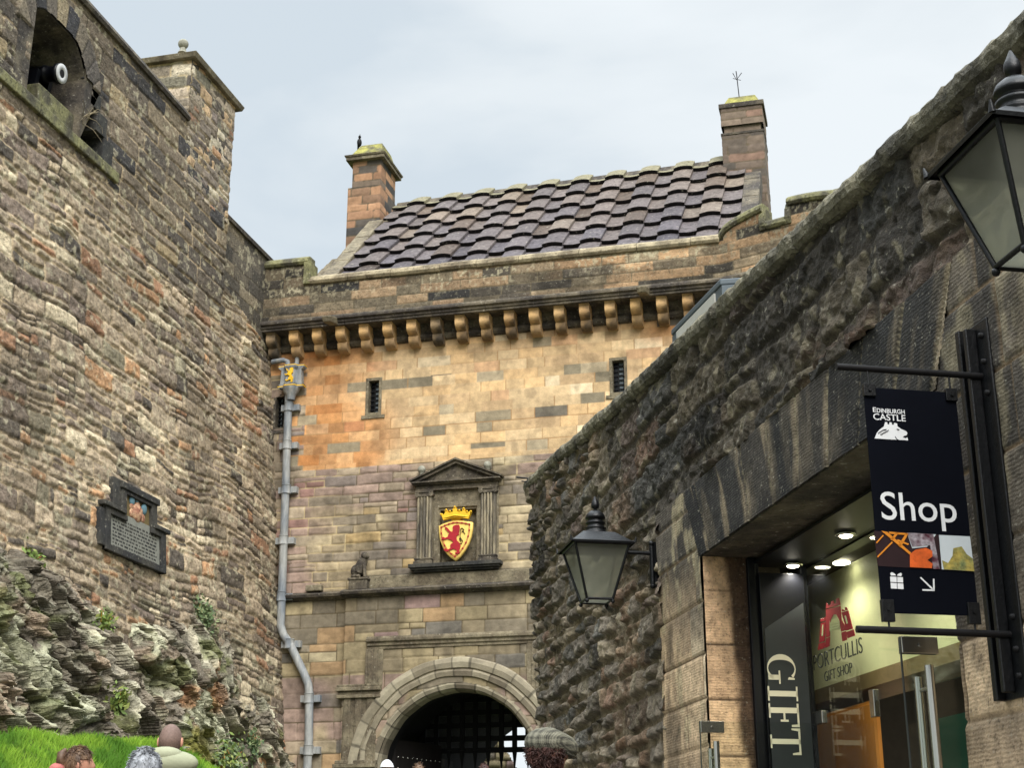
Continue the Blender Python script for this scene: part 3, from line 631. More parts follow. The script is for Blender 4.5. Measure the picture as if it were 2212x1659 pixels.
m = MB(); run(m, cp, (-.4, .93), (14.57, 14.57)); m.box((-11.66, 27.42, 14.06), (-11.5, 27.86, 14.6)); m.build('merlon_coping', 'moss_stone', gh, bevel=.01)
m = MB(); us = np.linspace(9.94, 10.9, 9); run(m, cp, us, 14.14 + .38 * np.sqrt(np.clip((us - 9.94) / .96, 0, 1)))
run(m, cp, (10.9, 10.98), (14.12, 14.12)); run(m, [(p[0], p[1] * 2.2) for p in cp], (10.84, 10.96), (14.14, 14.14)); run(m, cp, (10.98, 11.42), (14.1, 14.1)); run(m, [(p[0], p[1] * 2.2) for p in cp], (11.4, 11.52), (14.14, 14.14))
us = np.linspace(11.45, 12.4, 9); run(m, cp, us, 14.5 - .1 * ((us - 11.45) / .95) ** 2); run(m, cp, (12.4, 13.3), (14.4, 14.4))
m.build('scrolled_coping', 'moss_stone', gh, bevel=.01)
# cornice under the parapet
m = MB(); cn = [(-.5, 0), (.03, 0), (.03, .05), (.06, .06), (.06, .10), (.11, .13), (.11, .18), (.05, .24), (-.02, .26), (-.5, .26)]
u = -.4
while u < 9.9:
    e_ = min(9.93, u + rr.uniform(.8, 1.3)); run(m, cn, (u, e_ - .005), (13.03, 13.03)); u = e_
run(m, cn, (9.93, 13.3), (13.03, 13.03)); m.build('cornice', 'dark_stone', gh, bevel=.006)
m = MB(); m.sweep([(0, 0), (.07, .02), (.11, .07), (.11, .13), (.07, .18), (.07, .2), (.12, .26), (.13, .36), (0, .36)], [(-12.6, YF, 0, -1, 12.67), (-1.5, YF, 0, -1, 12.67)]); m.build('corbel_course', 'dark_stone', gh)
# corbels
def corbel_mesh():
    m = MB(); pts = []
    pr_ = [(0.02, .5), (-.45, .5), (-.45, .47), (-.43, .46), (-.43, .34)] + [(-.27 - .16 * math.cos(t), .34 - .14 * math.sin(t)) for t in np.linspace(.2, 1.5, 6)]
    pr_ += [(-.24, .185), (-.27, .165), (-.27, .12)] + [(-.12 - .15 * math.cos(t), .12 - .14 * math.sin(t)) for t in np.linspace(.2, 1.5, 6)] + [(0.02, -.02)]
    m.prism(pr_, -.108, 'x', .108, col=(.5, .5, .5)); return m
cz = 12.55; proto = None
crs = random.Random(5)
for i in range(19):
    xx = -12.42 + i * .537
    mt = crs.choice(['corbel_a', 'corbel_b', 'corbel_d', 'corbel_a', 'corbel_c', 'corbel_d'])
    if 'corbel_a' not in MATS:
        mat('corbel_d', lin(232, 188, 128), var=.35, nscale=5, second=lin(160, 132, 98), bump=.4, bscale=25)
        mat('corbel_a', lin(236, 194, 138), var=.35, nscale=5, second=lin(112, 92, 68), bump=.4, bscale=25)
        mat('corbel_b', lin(214, 172, 120), var=.35, nscale=5, second=lin(96, 80, 62), bump=.4, bscale=25)
        mat('corbel_c', lin(172, 146, 112), var=.35, nscale=5, second=lin(74, 66, 56), bump=.4, bscale=25)
    if xx > -2.7: break
    m = corbel_mesh(); o = m.build('corbel', mt, None, bevel=.008)
    o.parent = gh; o.location = WM[gh.name].inverted() @ Vector((xx, YF, cz))
for i in range(4):
    t = .25 + i * .54; m = corbel_mesh(); o = m.build('corbel', 'corbel_a', None, bevel=.008); o.parent = gh
    p = np.array([-2.57, 27.5]) + np.array(CD) * t + nb * .5
    o.location = WM[gh.name].inverted() @ Vector((p[0], p[1], cz)); o.rotation_euler.z = R(-20)
# rain spouts
for x_, y_ in ((716, 693), (1391, 630)):
    p = onY(x_, y_, 27.35); m = MB(); m.hexa([(p[0] - .1, 27.1, p[2] - .12), (p[0] + .08, 27.1, p[2] - .12), (p[0] + .1, 27.55, p[2] - .05), (p[0] - .1, 27.55, p[2] - .05)], [(p[0] - .12, 27.05, p[2] - .0), (p[0] + .1, 27.05, p[2] - .0), (p[0] + .12, 27.55, p[2] + .12), (p[0] - .12, 27.55, p[2] + .12)])
    m.build('rain_spout', 'mid_stone', gh, bevel=.02)

# slit windows
for i, (a, b, c, e_) in enumerate(wins):
    m = MB(); t = .06
    for q_ in (((a - t, c - t), (a + .002, e_ + t)), ((b - .002, c - t), (b + t, e_ + t)), ((a, e_ - .002), (b, e_ + t)), ((a, c - t), (b, c + .002))):
        m.box((q_[0][0], YF - .018, q_[0][1]), (q_[1][0], YF + .22, q_[1][1]))
    m.box((a - .14, YF - .03, c - .13), (b + .14, YF + .1, c - .055))
    fr = m.build('window', 'dark_stone' if i == 2 else 'mid_stone', gh)
    m = MB(); m.box((a - .01, YF + .16, c), (b + .01, YF + .18, e_)); w_ = m.build('pane', 'slit_dark', fr)
    m = MB()
    for k in range(7):
        z = c + .02 + (e_ - c) * (k + .5) / 7
        m.box((a + .11, YF + .15, z - .035), (a + .2, YF + .155, z + .025)) if i < 2 else m.box((a + .06, YF + .15, z - .04), (a + .075, YF + .155, z + .03))
    m.build('pale_glass', 'pane_pale', fr)  # paler bits of glass laid over the dark pane
    m = MB()
    for k in range(1, 7): m.box((a, YF + .12, c + (e_ - c) * k / 7 - .008), (b, YF + .14, c + (e_ - c) * k / 7 + .008))
    m.box((a + .1, YF + .115, c), (a + .12, YF + .14, e_)); m.build('iron_bars', 'iron', fr)

# roof with big stone pantiles
ex0, ex1, ey, ez = -11.06, -2.25, 28.3, 14.60; ry, rz = 31.93, 17.98; tl = .2
P0 = np.array([ey, ez]); P1 = np.array([ry, rz]); Ls = np.hypot(*(P1 - P0)); du = (P1 - P0) / Ls; nu = np.array([-du[1], du[0]])
def roofp(x, s, h):
    g = tl * (x - ex0) / 8.8 * s / Ls
    y, z = P0 + du * s + nu * h; return (x, y, z + g)
m = MB(); ncol = 21; cw = (ex1 - ex0) / ncol; rows = 6; rl = Ls / (rows - .35); rs = np.random.RandomState(8)
TP = [(3, 118, 106, 98), (4, 108, 99, 96), (1, 128, 114, 98), (3, 98, 91, 92), (1, 98, 84, 72)]
for cidx in range(ncol):
    convex = cidx % 2 == 1; x0 = ex0 + cidx * cw
    for r in range(-1, rows + 1):
        s0 = r * rl + (.0 if convex else .10 * rl); s1 = s0 + rl * 1.08
        if s0 > Ls + .05: continue
        s1 = min(s1, Ls + .12); ww = cw * (.54 if convex else .56); xc = x0 + cw / 2; nseg = 8; vs = []; col = tone(pick(TP, rs.rand(1)), rs.rand(1), .35)[0]
        if r >= rows - 1: col = lin(128, 122, 98)
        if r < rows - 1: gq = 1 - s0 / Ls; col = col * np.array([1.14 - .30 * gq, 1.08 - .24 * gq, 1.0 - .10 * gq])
        th = .06; js = rs.uniform(-.012, .012)
        for (s, lift) in ((s0 + js, .13), (s1, .03)):
            for lay in (1, 0):
                for k in range(nseg + 1):
                    t = k / nseg * 2 - 1; h = (.034 * (1 - t * t) + .075 if convex else -.024 * (1 - t * t) + .0) + lift - (0 if lay else th)
                    vs.append(roofp(xc + t * ww, s, h))
        n = nseg + 1; fs = []
        for k in range(nseg):
            fs += [(k, k + 1, 2 * n + k + 1, 2 * n + k), (n + k + 1, n + k, 3 * n + k, 3 * n + k + 1), (k, n + k, n + k + 1, k + 1), (2 * n + k, 2 * n + k + 1, 3 * n + k + 1, 3 * n + k)]
        fs += [(0, 2 * n, 3 * n, n), (n - 1, 2 * n - 1, 4 * n - 1, 3 * n - 1)]
        fs = [f for f in fs if not all(i9 < 2 * n for i9 in f)]; m.add(vs, fs, False, col)
        m.add(vs[:2 * n], [(k, n + k, n + k + 1, k + 1) for k in range(nseg)], False, lin(34, 31, 32))       # drip edge grime and lip shade, painted near-black
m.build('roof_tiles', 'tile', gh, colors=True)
m = MB(); m.hexa([roofp(ex0, Ls - .5, -.2), roofp(ex1, Ls - .5, -.2), roofp(ex1, Ls + .02, -.2), roofp(ex0, Ls + .02, -.2)], [roofp(ex0, Ls - .5, .0), roofp(ex1, Ls - .5, .0), roofp(ex1, Ls - .04, .105), roofp(ex0, Ls - .04, .105)]); vs = [roofp(ex0, -.6, -.03), roofp(ex1, -.6, -.03), roofp(ex1, Ls, -.03), roofp(ex0, Ls, -.03)]
b1 = (ex1, 35.4, 14.8); b0 = (ex0, 35.4, 14.6); m.add(vs + [b1, b0], [(0, 1, 2, 3), (3, 2, 4, 5), (0, 3, 5), (1, 4, 2)]); m.build('roof_base', 'dark_stone', gh)
# skews (sloping gable copings)
def skew(name, xa, xb, sa, sb, m_, seed):
    m = MB(); rr = random.Random(seed); s = sa
    while s < sb - .03:
        e2 = min(sb, s + rr.uniform(.45, .7)); t = rr.uniform(-.01, .01)
        m.hexa([roofp(xa, s, -.3), roofp(xb, s, -.3), roofp(xb, e2 - .01, -.3), roofp(xa, e2 - .01, -.3)], [roofp(xa, s, .13 + t), roofp(xb, s, .13 + t), roofp(xb, e2 - .01, .13 + t), roofp(xa, e2 - .01, .13 + t)]); s = e2
    return m.build(name, m_, gh, bevel=.015)
skew('gable_skew', -11.44, -11.07, -.5, 3.6, 'mid_stone', 1); skew('gable_skew', -2.22, -1.85, -.5, 3.6, 'dark_stone', 2)
m = MB(); m.add([(-11.42, 28.1, 13.9), (-11.42, 35.2, 13.9), (-11.42, 31.9, 17.8), (-11.1, 28.1, 13.9), (-11.1, 35.2, 13.9), (-11.1, 31.9, 17.8)], [(0, 1, 2), (3, 5, 4), (0, 2, 5, 3), (1, 4, 5, 2), (0, 3, 4, 1)]); m.build('gable_wall', 'mid_stone', gh)
# slabbed cap house roof left of the gable
m = MB()
for k in range(7):
    z = 14.3 + .17 * k; y = 28.45 + .13 * k; xl = -12.25 + .07 * k
    m.hexa([(xl, y, z), (-11.46, y, z), (-11.46, y + 1.6, z), (xl, y + 1.6, z)], [(xl + .06, y + .11, z + .165), (-11.46, y + .11, z + .165), (-11.46, y + 1.6, z + .165), (xl + .06, y + 1.6, z + .165)])
m.build('cap_house_roof', 'mid_stone', gh, bevel=.01)
# chimneys
def chim_fn(pal2):
    def f(U, V, C, q): return np.where((q[3] < .32)[..., None], pick(pal2, q[4]), C)
    return f
P_CH = [(3, 190, 138, 92), (3, 172, 124, 84), (1, 150, 112, 80)]; P_CH2 = [(2, 96, 86, 76), (1, 124, 104, 84), (1, 74, 70, 66)]
ch_ = box_masonry('chimney', 'ashlar', gh, -12.17, -11.31, 31.2, 32.4, 15.5, 18.28, (.2, .24), (.35, .7), 55, P_CH, rel=.01, fn=chim_fn(P_CH2))
box_masonry('chimney_shaft', 'ashlar', ch_, -12.07, -11.31 - .004, 31.22, 32.35, 18.28, 19.02, (.2, .24), (.35, .7), 56, P_CH, rel=.01, fn=chim_fn(P_CH2))
m = MB(); m.box((-12.17, 31.2, 18.2), (-11.32, 32.4, 18.28)); m.box((-12.21, 31.08, 19.0), (-11.2, 32.5, 19.09)); m.hexa([(-12.23, 31.06, 19.09), (-11.18, 31.06, 19.09), (-11.18, 32.52, 19.09), (-12.23, 32.52, 19.09)], [(-12.25, 31.04, 19.14), (-11.16, 31.04, 19.14), (-11.16, 32.54, 19.14), (-12.25, 32.54, 19.14)])
m.build('cornice', 'mid_stone', ch_, bevel=.008)
m = MB(); m.hexa([(-12.12, 31.12, 19.14), (-11.28, 31.12, 19.14), (-11.28, 32.45, 19.14), (-12.12, 32.45, 19.14)], [(-11.97, 31.5, 19.62), (-11.4, 31.5, 19.62), (-11.4, 32.2, 19.62), (-11.97, 32.2, 19.62)]); m.build('cap', 'moss_cap', ch_, bevel=.02)
P_CR = [(3, 132, 112, 92), (3, 116, 98, 82), (1, 146, 112, 90)]
ch_ = box_masonry('chimney', 'ashlar', gh, -2.74, -1.76, 31.2, 32.3, 15.0, 18.55, (.2, .24), (.35, .7), 57, P_CR, rel=.01, fn=chim_fn([(1, 106, 92, 78), (1, 92, 82, 72)]))
box_masonry('chimney_neck', 'ashlar', ch_, -2.68, -1.82, 31.26, 32.24, 18.55, 18.75, (.2, .24), (.35, .7), 58, P_CR, rel=.004)
box_masonry('chimney_head', 'ashlar', ch_, -2.74, -1.76, 31.2, 32.3, 18.75, 19.22, (.2, .24), (.35, .7), 59, P_CR, rel=.01)
m = MB(); m.box((-2.78, 31.16, 19.22), (-1.71, 32.34, 19.34)); m.box((-2.76, 31.18, 18.5), (-1.74, 32.32, 18.56)); m.box((-2.7, 31.24, 18.74), (-1.8, 32.26, 18.8)); m.build('cornice', 'dark_stone', ch_, bevel=.008)
m = MB(); m.hexa([(-2.68, 31.24, 19.34), (-1.8, 31.24, 19.34), (-1.8, 32.26, 19.34), (-2.68, 32.26, 19.34)], [(-2.56, 31.5, 19.68), (-1.92, 31.5, 19.68), (-1.92, 32.0, 19.68), (-2.56, 32.0, 19.68)]); m.build('cap', 'moss_cap', ch_, bevel=.02)
# aerial on the right chimney
q0 = onY(1597, 206, 31.6); q1 = onY(1590, 155, 31.6)
ae = thing('aerial', 'thin forked metal aerial standing on the right chimney', 'aerial', at(q0[0], 31.6, 19.66))
m = MB(); m.tube([(q0[0], 31.6, 19.6), (q1[0] + .01, 31.6, q1[2] - .1), (q1[0], 31.6, q1[2] + .02)], .012, 6); m.build('mast', 'iron', ae)
m = MB(); a_ = onY(1583, 158, 31.6); b_ = onY(1602, 157, 31.6); c_ = onY(1591, 172, 31.6); m.tube([(a_[0], 31.6, a_[2]), (c_[0], 31.6, c_[2]), (b_[0], 31.6, b_[2])], .01, 6); m.tube([(a_[0], 31.55, c_[2] + .02), (c_[0] + .1, 31.65, c_[2])], .008, 6); m.build('prongs', 'iron', ae)
# bird
q0 = onY(776, 318, 31.6)
bz = 19.62; bx = q0[0]
bd = MB(); k = .75; bd.ball((bx, 31.6, bz + .2 * k), .085 * k, 12, sz=1.9); bd.ball((bx + .01, 31.58, bz + .4 * k), .052 * k, 10, sz=1.15); bd.tube([(bx + .02, 31.56, bz + .41 * k), (bx + .04, 31.52, bz + .47 * k)], [.018, .003], 6); bd.tube([(bx - .03, 31.63, bz + .16 * k), (bx - .06, 31.66, bz - .02)], [.04, .015], 6); bd.tube([(bx + .02, 31.6, bz - .0), (bx + .02, 31.6, bz + .1)], .01, 6)
tag(bd.build('bird', 'iron', None), 'small dark bird perched upright on the left chimney cap', 'bird')

# ------------------------------------------------------------------ niche with pediment, shield and crown
nf = YF - .02
m = MB(); m.box((-8.72, nf - .02, 7.74), (-7.71, nf + .35, 7.80))
for a, b in ((-8.72, -8.62), (-7.81, -7.71)): m.box((a, nf - .05, 7.8), (b, nf + .16, 9.05))
m.box((-8.72, nf - .052, 8.95), (-7.71, nf + .16, 9.06))
for a, b in ((-8.66, -8.60), (-7.83, -7.77)): m.box((a, nf - .02, 7.8), (b, nf + .162, 8.96))
m.box((-8.66, nf - .018, 8.9), (-7.77, nf + .16, 8.961)); m.box((-9.1, nf - .015, 7.76), (-8.721, nf + .1, 9.33)); m.box((-7.709, nf - .015, 7.76), (-7.36, nf + .1, 9.33)); m.box((-8.721, nf - .015, 9.061), (-7.709, nf + .1, 9.33)); m.build('niche_frame', 'mid_stone', gh, bevel=.008)
m = MB(); m.box((-8.7, nf + .16, 7.75), (-7.75, nf + .2, 9.02)); m.build('niche_back', 'mid_stone', gh)
for xc in (-8.92, -7.56):
    m = MB()
    for k in range(5): x = xc - .13 + k * .065; m.lathe([(.028, 0), (.028, 1.32)], (x, nf - .085, 7.9), 8)
    m.box((xc - .16, nf - .07, 7.9), (xc + .16, nf + .04, 9.23)); fp_ = m.build('pilaster', 'streak_stone', gh)
    m = MB(); m.box((xc - .2, nf - .15, 7.78), (xc + .2, nf + .02, 7.84)); m.box((xc - .18, nf - .13, 7.84), (xc + .18, nf + .02, 7.875)); m.box((xc - .19, nf - .14, 7.875), (xc + .19, nf + .02, 7.91)); m.build('base', 'dark_stone', fp_, bevel=.01)
    m = MB(); m.box((xc - .19, nf - .14, 9.28), (xc + .19, nf + .02, 9.32)); m.lathe([(.05, -.12), (.05, 0)], (xc - .15, nf - .02, 9.24), 14, 'y'); m.lathe([(.05, -.12), (.05, 0)], (xc + .15, nf - .02, 9.24), 14, 'y'); m.box((xc - .15, nf - .12, 9.2), (xc + .15, nf, 9.28)); m.build('capital', 'dark_stone', fp_)
m = MB()
for z0, z1, p, e_ in ((9.32, 9.36, .10, .0), (9.36, 9.44, .08, -.01), (9.44, 9.47, .15, .04), (9.47, 9.505, .2, .07)): m.box((-9.12 - e_, nf - p, z0), (-7.36 + e_, nf + .03, z1 - .001))
m.build('entablature', 'dark_stone', gh, bevel=.008)
m = MB(); px_, pz = -8.24, 9.505
m.prism([(-9.08, pz), (-7.40, pz), (px_, 9.90)], nf - .07, 'y', nf + .03)
for sg in (-1, 1):
    ex_ = px_ + sg * .96
    m.prism([(ex_, pz), (ex_ - sg * .12, pz), (px_, 9.86), (px_, 9.93)] if sg > 0 else [(px_, 9.93), (px_, 9.86), (ex_ - sg * .12, pz), (ex_, pz)], nf - .15, 'y', nf + .03)
    m.prism([(ex_ + sg * .02, pz + .01), (px_, 9.93), (px_, 9.97), (ex_ + sg * .03, pz + .04)], nf - .2, 'y', nf + .03)
m.build('pediment', 'dark_stone', gh)
for x_ in (-9.0, -7.58):
    m = MB(); m.ball((x_, nf - .07, 9.79), .085, 16); m.lathe([(.06, 0), (.04, .05), (.07, .09)], (x_, nf - .07, 9.64), 12); m.build('ball_finial', 'ball_stone', gh)
m = MB()
for z0, z1, p, e_ in ((7.70, 7.78, .2, .06), (7.66, 7.70, .16, .02), (7.62, 7.66, .1, -.02)): m.box((-9.15 - e_, nf - p, z0), (-7.33 + e_, nf + .03, z1 - .001))
m.build('niche_sill', 'black_stone', gh, bevel=.01)
# shield
coa = thing('coat_of_arms', 'painted shield with a red lion on gold under a golden crown in the stone niche', 'coat of arms', at(-8.245, nf + .16, 7.82))
sx, sz = onY(984, 1213, YF - .08)[0], onY(984, 1213, YF - .08)[2]; sc = .00150
def shp(x, y): return (sx + (x - 632) * sc * 1.0, sz + (1470 - y) * sc * .925)
out = [(632, 1470), (560, 1415), (500, 1350), (450, 1260), (410, 1150), (392, 1040), (388, 930), (450, 900), (520, 878), (590, 862), (660, 862), (740, 872), (810, 888), (872, 905), (868, 1010), (850, 1120), (815, 1230), (760, 1330), (700, 1410)]
def dome(m, pts, y0, bulge):
    c = np.mean(pts, 0); vs = []; n = len(pts); fs = []; lv = (1, .96, .75, .45, .2)
    for k, t in enumerate(lv):
        for p in pts: vs.append((c[0] + (p[0] - c[0]) * t, y0 - bulge * (1 - t * t) - (.03 if k else 0), c[1] + (p[1] - c[1]) * t))
    for k in range(len(lv) - 1):
        for i in range(n): fs.append((k * n + i, k * n + (i + 1) % n, (k + 1) * n + (i + 1) % n, (k + 1) * n + i))
    vs.append((c[0], y0 - bulge - .03, c[1])); fs += [((len(lv) - 1) * n + i, (len(lv) - 1) * n + (i + 1) % n, len(vs) - 1) for i in range(n)]
    m.add(vs, fs, True)
fy = nf - .06
m = MB(); P_ = [shp(*p) for p in out]; dome(m, P_, fy, .0); m.prism(P_, fy - .001, 'y', fy + .05); m.box((sx - .1, fy + .04, sz + .3), (sx + .1, fy + .24, sz + .6)); shd = m.build('shield', 'gold_flat', coa)
lion = [(605, 950), (640, 938), (685, 940), (694, 975), (692, 1020), (682, 1060), (687, 1085), (655, 1100), (648, 1130), (658, 1170), (692, 1210), (708, 1250), (702, 1290), (690, 1318), (697, 1350), (680, 1374), (640, 1370), (633, 1350), (662, 1342), (648, 1312), (610, 1292), (585, 1302), (556, 1312), (520, 1334), (480, 1312), (468, 1290), (500, 1283), (530, 1298), (568, 1283), (563, 1240), (575, 1218), (606, 1205), (598, 1180), (560, 1152), (520, 1138), (480, 1152), (448, 1138), (443, 1110), (470, 1108), (490, 1123), (530, 1108), (533, 1080), (556, 1048), (528, 1032), (498, 992), (483, 978), (488, 958), (510, 963), (532, 985), (562, 1028), (590, 1038), (602, 1002), (592, 975)]
m = MB(); m.prism([shp(*p) for p in lion], fy - .055, 'y', fy - .02); m.build('lion', 'red_paint', shd)
def ribbon(m, pts, wd, y0, y1):
    for a, b in zip(pts[:-1], pts[1:]):
        dx, dz = b[0] - a[0], b[1] - a[1]; l = math.hypot(dx, dz) or 1; ox, oz = -dz / l * wd / 2, dx / l * wd / 2; ex_, ez_ = dx / l * wd * .3, dz / l * wd * .3
        m.prism([(a[0] + ox - ex_, a[1] + oz - ez_), (b[0] + ox + ex_, b[1] + oz + ez_), (b[0] - ox + ex_, b[1] - oz + ez_), (a[0] - ox - ex_, a[1] - oz - ez_)], y0, 'y', y1)
m = MB(); tl_ = [(690, 1215), (722, 1222), (736, 1180), (706, 1130), (690, 1150), (712, 1185), (700, 1120), (703, 1050), (705, 1005), (728, 988), (752, 1012), (748, 1045), (768, 1078)]
ribbon(m, [shp(*p) for p in tl_], .010, fy - .052, fy - .02); ribbon(m, [shp(*p) for p in [(748, 1045), (728, 1030), (725, 1055)]], .008, fy - .052, fy - .02)
m.build('tail', 'dark_line', shd)
m = MB(); cI = np.mean(out, 0)
for t in (.80, .86): ribbon(m, [shp(*(cI + (np.array(p) - cI) * t)) for p in out + [out[0]]], .006, fy - .04, fy - .01)
for i, p in enumerate(out):
    c = shp(*(cI + (np.array(p) - cI) * .83)); m.prism([(c[0] + .02 * math.cos(t), c[1] + .02 * math.sin(t)) for t in np.linspace(0, 5.2, 6)], fy - .045, 'y', fy - .01)
m.build('border', 'red_paint', shd)
m = MB(); cr = [(462, 855), (440, 790), (418, 765), (445, 750), (470, 775), (490, 735), (480, 712), (505, 698), (530, 712), (520, 740), (545, 745), (560, 722), (580, 745), (600, 735), (590, 705), (610, 690), (605, 672), (625, 660), (645, 672), (640, 690), (662, 705), (652, 735), (675, 742), (692, 720), (710, 742), (735, 738), (728, 712), (750, 694), (775, 710), (765, 738), (785, 752), (805, 742), (800, 775), (835, 745), (862, 750), (840, 790), (815, 855), (730, 838), (630, 830), (540, 838)]
cz0 = [shp(*p) for p in cr]; m.prism(cz0, fy - .07, 'y', fy + .02); m.box((sx - .1, fy, sz + .85), (sx + .1, fy + .24, sz + .9)); crn = m.build('crown', 'gold', coa)
m = MB()
for p in ((430, 768), (505, 705), (560, 728), (625, 668), (692, 725), (752, 700), (800, 748), (855, 752)): c = shp(*p); m.ball((c[0], fy - .075, c[1]), .022, 8)
m.tube([(shp(470, 825)[0], fy - .06, shp(470, 825)[1]), (shp(630, 800)[0], fy - .1, shp(630, 800)[1]), (shp(808, 825)[0], fy - .06, shp(808, 825)[1])], .016, 8); m.build('pearls', 'gold', crn)
# seated stone lion on the ledge
lz = 7.56; lx = -10.28
sl_ = thing('lion_statue', 'weathered seated stone lion on the ledge left of the pedimented niche', 'statue', at(lx, YF - .12, lz))
m = MB(); y_ = YF - .13
m.ball((lx - .06, y_, lz + .15), .13, 14, sy=.8, sz=1.1); m.tube([(lx - .02, y_, lz + .12), (lx + .05, y_ - .01, lz + .3), (lx + .1, y_ - .02, lz + .4)], [.12, .11, .08], 12)
m.ball((lx + .12, y_ - .03, lz + .45), .085, 12); m.ball((lx + .18, y_ - .05, lz + .43), .045, 10); m.tube([(lx + .11, y_ - .06, lz + .3), (lx + .14, y_ - .08, lz + .1), (lx + .15, y_ - .09, lz)], [.05, .035, .03], 8)
m.tube([(lx + .07, y_ + .04, lz + .3), (lx + .1, y_ + .05, lz + .1), (lx + .11, y_ + .05, lz)], [.05, .035, .03], 8); m.tube([(lx - .14, y_ - .06, lz + .03), (lx + .04, y_ - .1, lz + .025)], .035, 8); m.ball((lx + .07, y_ - .02, lz + .5), .03, 8)
m.build('lion_body', 'dark_stone', sl_)
m = MB(); m.box((lx - .22, YF - .24, lz - .05), (lx + .22, YF + .02, lz)); m.box((lx - .2, YF - .22, lz - .25), (lx + .2, YF + .02, lz - .05)); m.build('pedestal', 'dark_stone', sl_, bevel=.015)
m = MB(); m.box((-10.1, YF - .06, 7.34), (-5.5, YF + .02, 7.6)); m.box((-11.45, YF - .15, 7.34), (-11.1, YF + .02, 7.47)); m.build('ledge_blocks', 'mid_stone', gh, bevel=.02)

# ------------------------------------------------------------------ portcullis, gate leaf and what lies beyond the passage
pc = thing('portcullis', 'black spiked portcullis grid hanging in the dark gateway', 'portcullis', at(AX, 30.6, 3.8))
zb_ = onY(1050, 1607, 30.6)[2]; zt_ = onY(1050, 1592, 30.6)[2]; rowz = [onY(1050, y, 30.6)[2] for y in (1622, 1597, 1568, 1540, 1512)]
xs0 = onY(1027, 1600, 30.6)[0]; stepx = (onY(1112, 1600, 30.6)[0] - xs0) / 3
m = MB()
for z in rowz: m.box((AX - 1.8, 30.6, z - .055), (AX + 1.8, 30.66, z + .055))
m.build('cross_rails', 'iron', pc)
k = -6
while k < 7:
    x = xs0 + k * stepx
    if abs(x - AX) < 1.8:
        m = MB(); m.box((x - .05, 30.56, rowz[0]), (x + .05, 30.62, 5.5)); ub_ = m.build('upright_bar', 'iron', pc)
        m = MB(); zz = rowz[0] - .05; m.hexa([(x - .004, 30.58, zz - .38), (x + .004, 30.58, zz - .38), (x + .004, 30.6, zz - .38), (x - .004, 30.6, zz - .38)], [(x - .045, 30.56, zz), (x + .045, 30.56, zz), (x + .045, 30.62, zz), (x - .045, 30.62, zz)]); m.build('spike', 'iron', ub_)
    k += 1
gl = thing('gate_leaf', 'open studded wooden gate leaf folded against the left side of the passage', 'gate', at(-9.9, 29, 2.1))
m = MB(); m.hexa([(-9.78, 28.75, 2.1), (-9.7, 28.75, 2.1), (-9.2, 30.3, 2.1), (-9.28, 30.3, 2.1)], [(-9.78, 28.75, 4.4), (-9.7, 28.75, 4.4), (-9.2, 30.3, 4.4), (-9.28, 30.3, 4.4)]); lf_ = m.build('leaf', 'door_wood', gl)
m = MB()
for r in range(9):
    for c in range(10):
        t = (c + .5) / 10; m.ball((-9.69 + .5 * t, 28.75 + 1.55 * t, 2.3 + r * .22), .022, 6)
m.build('studs', 'steel', lf_)
fw_ = thing('far_wall', 'pale rubble wall with a sloping top seen beyond the portcullis', 'wall', at(-9, 42, 2))
pp = [onY(*p, 42) for p in ((905, 1500), (1050, 1560), (1083, 1597), (1118, 1659), (1150, 1720))]
U, V = grid(-15, pp[4][0] + .5, 1.5, 9, .04); d, q, su, sv = stones(U, V, (.2, .4), (.3, .7), 71, (.04, 1), .2)
topz = np.interp(U, [-15] + [p[0] for p in pp], [pp[0][2]] + [p[2] for p in pp])
C = tone(pick(P_LOW + P_SQR, q[0]), q[4], .4); C = mixc(lin(90, 78, 58) * np.ones(C.shape), C, np.clip((d - .012) / .012, 0, 1))
surface('stone_face', 'masonry', fw_, U, V, lambda u, v, h: (u, 42 - h, v), .05 * np.clip((d - .012) / .04, 0, 1) ** .6 + .02 * fbm(U * 5, V * 5, 4), C, V < topz)

# ------------------------------------------------------------------ lead downpipe with hopper
dp = thing('downpipe', 'grey lead rainwater pipe with gilded lion hopper in the corner of the gatehouse', 'drainpipe', at(-12.1, YF - .12, 7))
hx, hz = onY(630, 822, YF - .2)[0], 12.04; hy = YF - .2
pth = [(624, 850), (622, 900), (616, 1085), (607, 1335), (606, 1352), (612, 1372), (626, 1392), (656, 1455), (666, 1480), (668, 1500), (667, 1600), (664, 1659)]
pp = [onY(x, y, YF - .16) for x, y in pth]; pp.append(pp[-1] - np.array([0, 0, 1.6]))
m = MB(); m.tube([tuple(p) for p in pp], .085, 16); m.build('pipe', 'lead', dp)
m = MB()
hp = [(-.25, .1), (-.25, -.05), (-.14, -.05), (-.1, -.12), (.1, -.12), (.14, -.05), (.25, -.05), (.25, .1)]
for (z0, z1, s0, s1) in ((-.2, -.16, 1.0, 1.12), (-.16, .17, .98, .92), (.17, .21, 1.0, 1.15), (.21, .27, 1.18, 1.15), (-.24, -.2, 1.1, 1.12)):
    m.add([(hx + a * s0, hy + b * s0, hz + z0) for a, b in hp] + [(hx + a * s1, hy + b * s1, hz + z1) for a, b in hp], [tuple(range(8))[::-1], tuple(range(8, 16))] + [(i, (i + 1) % 8, 8 + (i + 1) % 8, 8 + i) for i in range(8)])
m.lathe([(.19, 0), (.17, -.08), (.11, -.16), (.09, -.28)], (hx, hy - .0, hz - .24), 18); hop = m.build('hopper', 'lead', dp)
m = MB(); lc = lambda p: (hx + (p[0] - 590) * .00075, hz + (1170 - p[1]) * .00075 + .0)
m.prism([lc(p) for p in lion], hy - .15, 'y', hy - .11); m.build('gilded_lion', 'gold', hop)
m = MB()
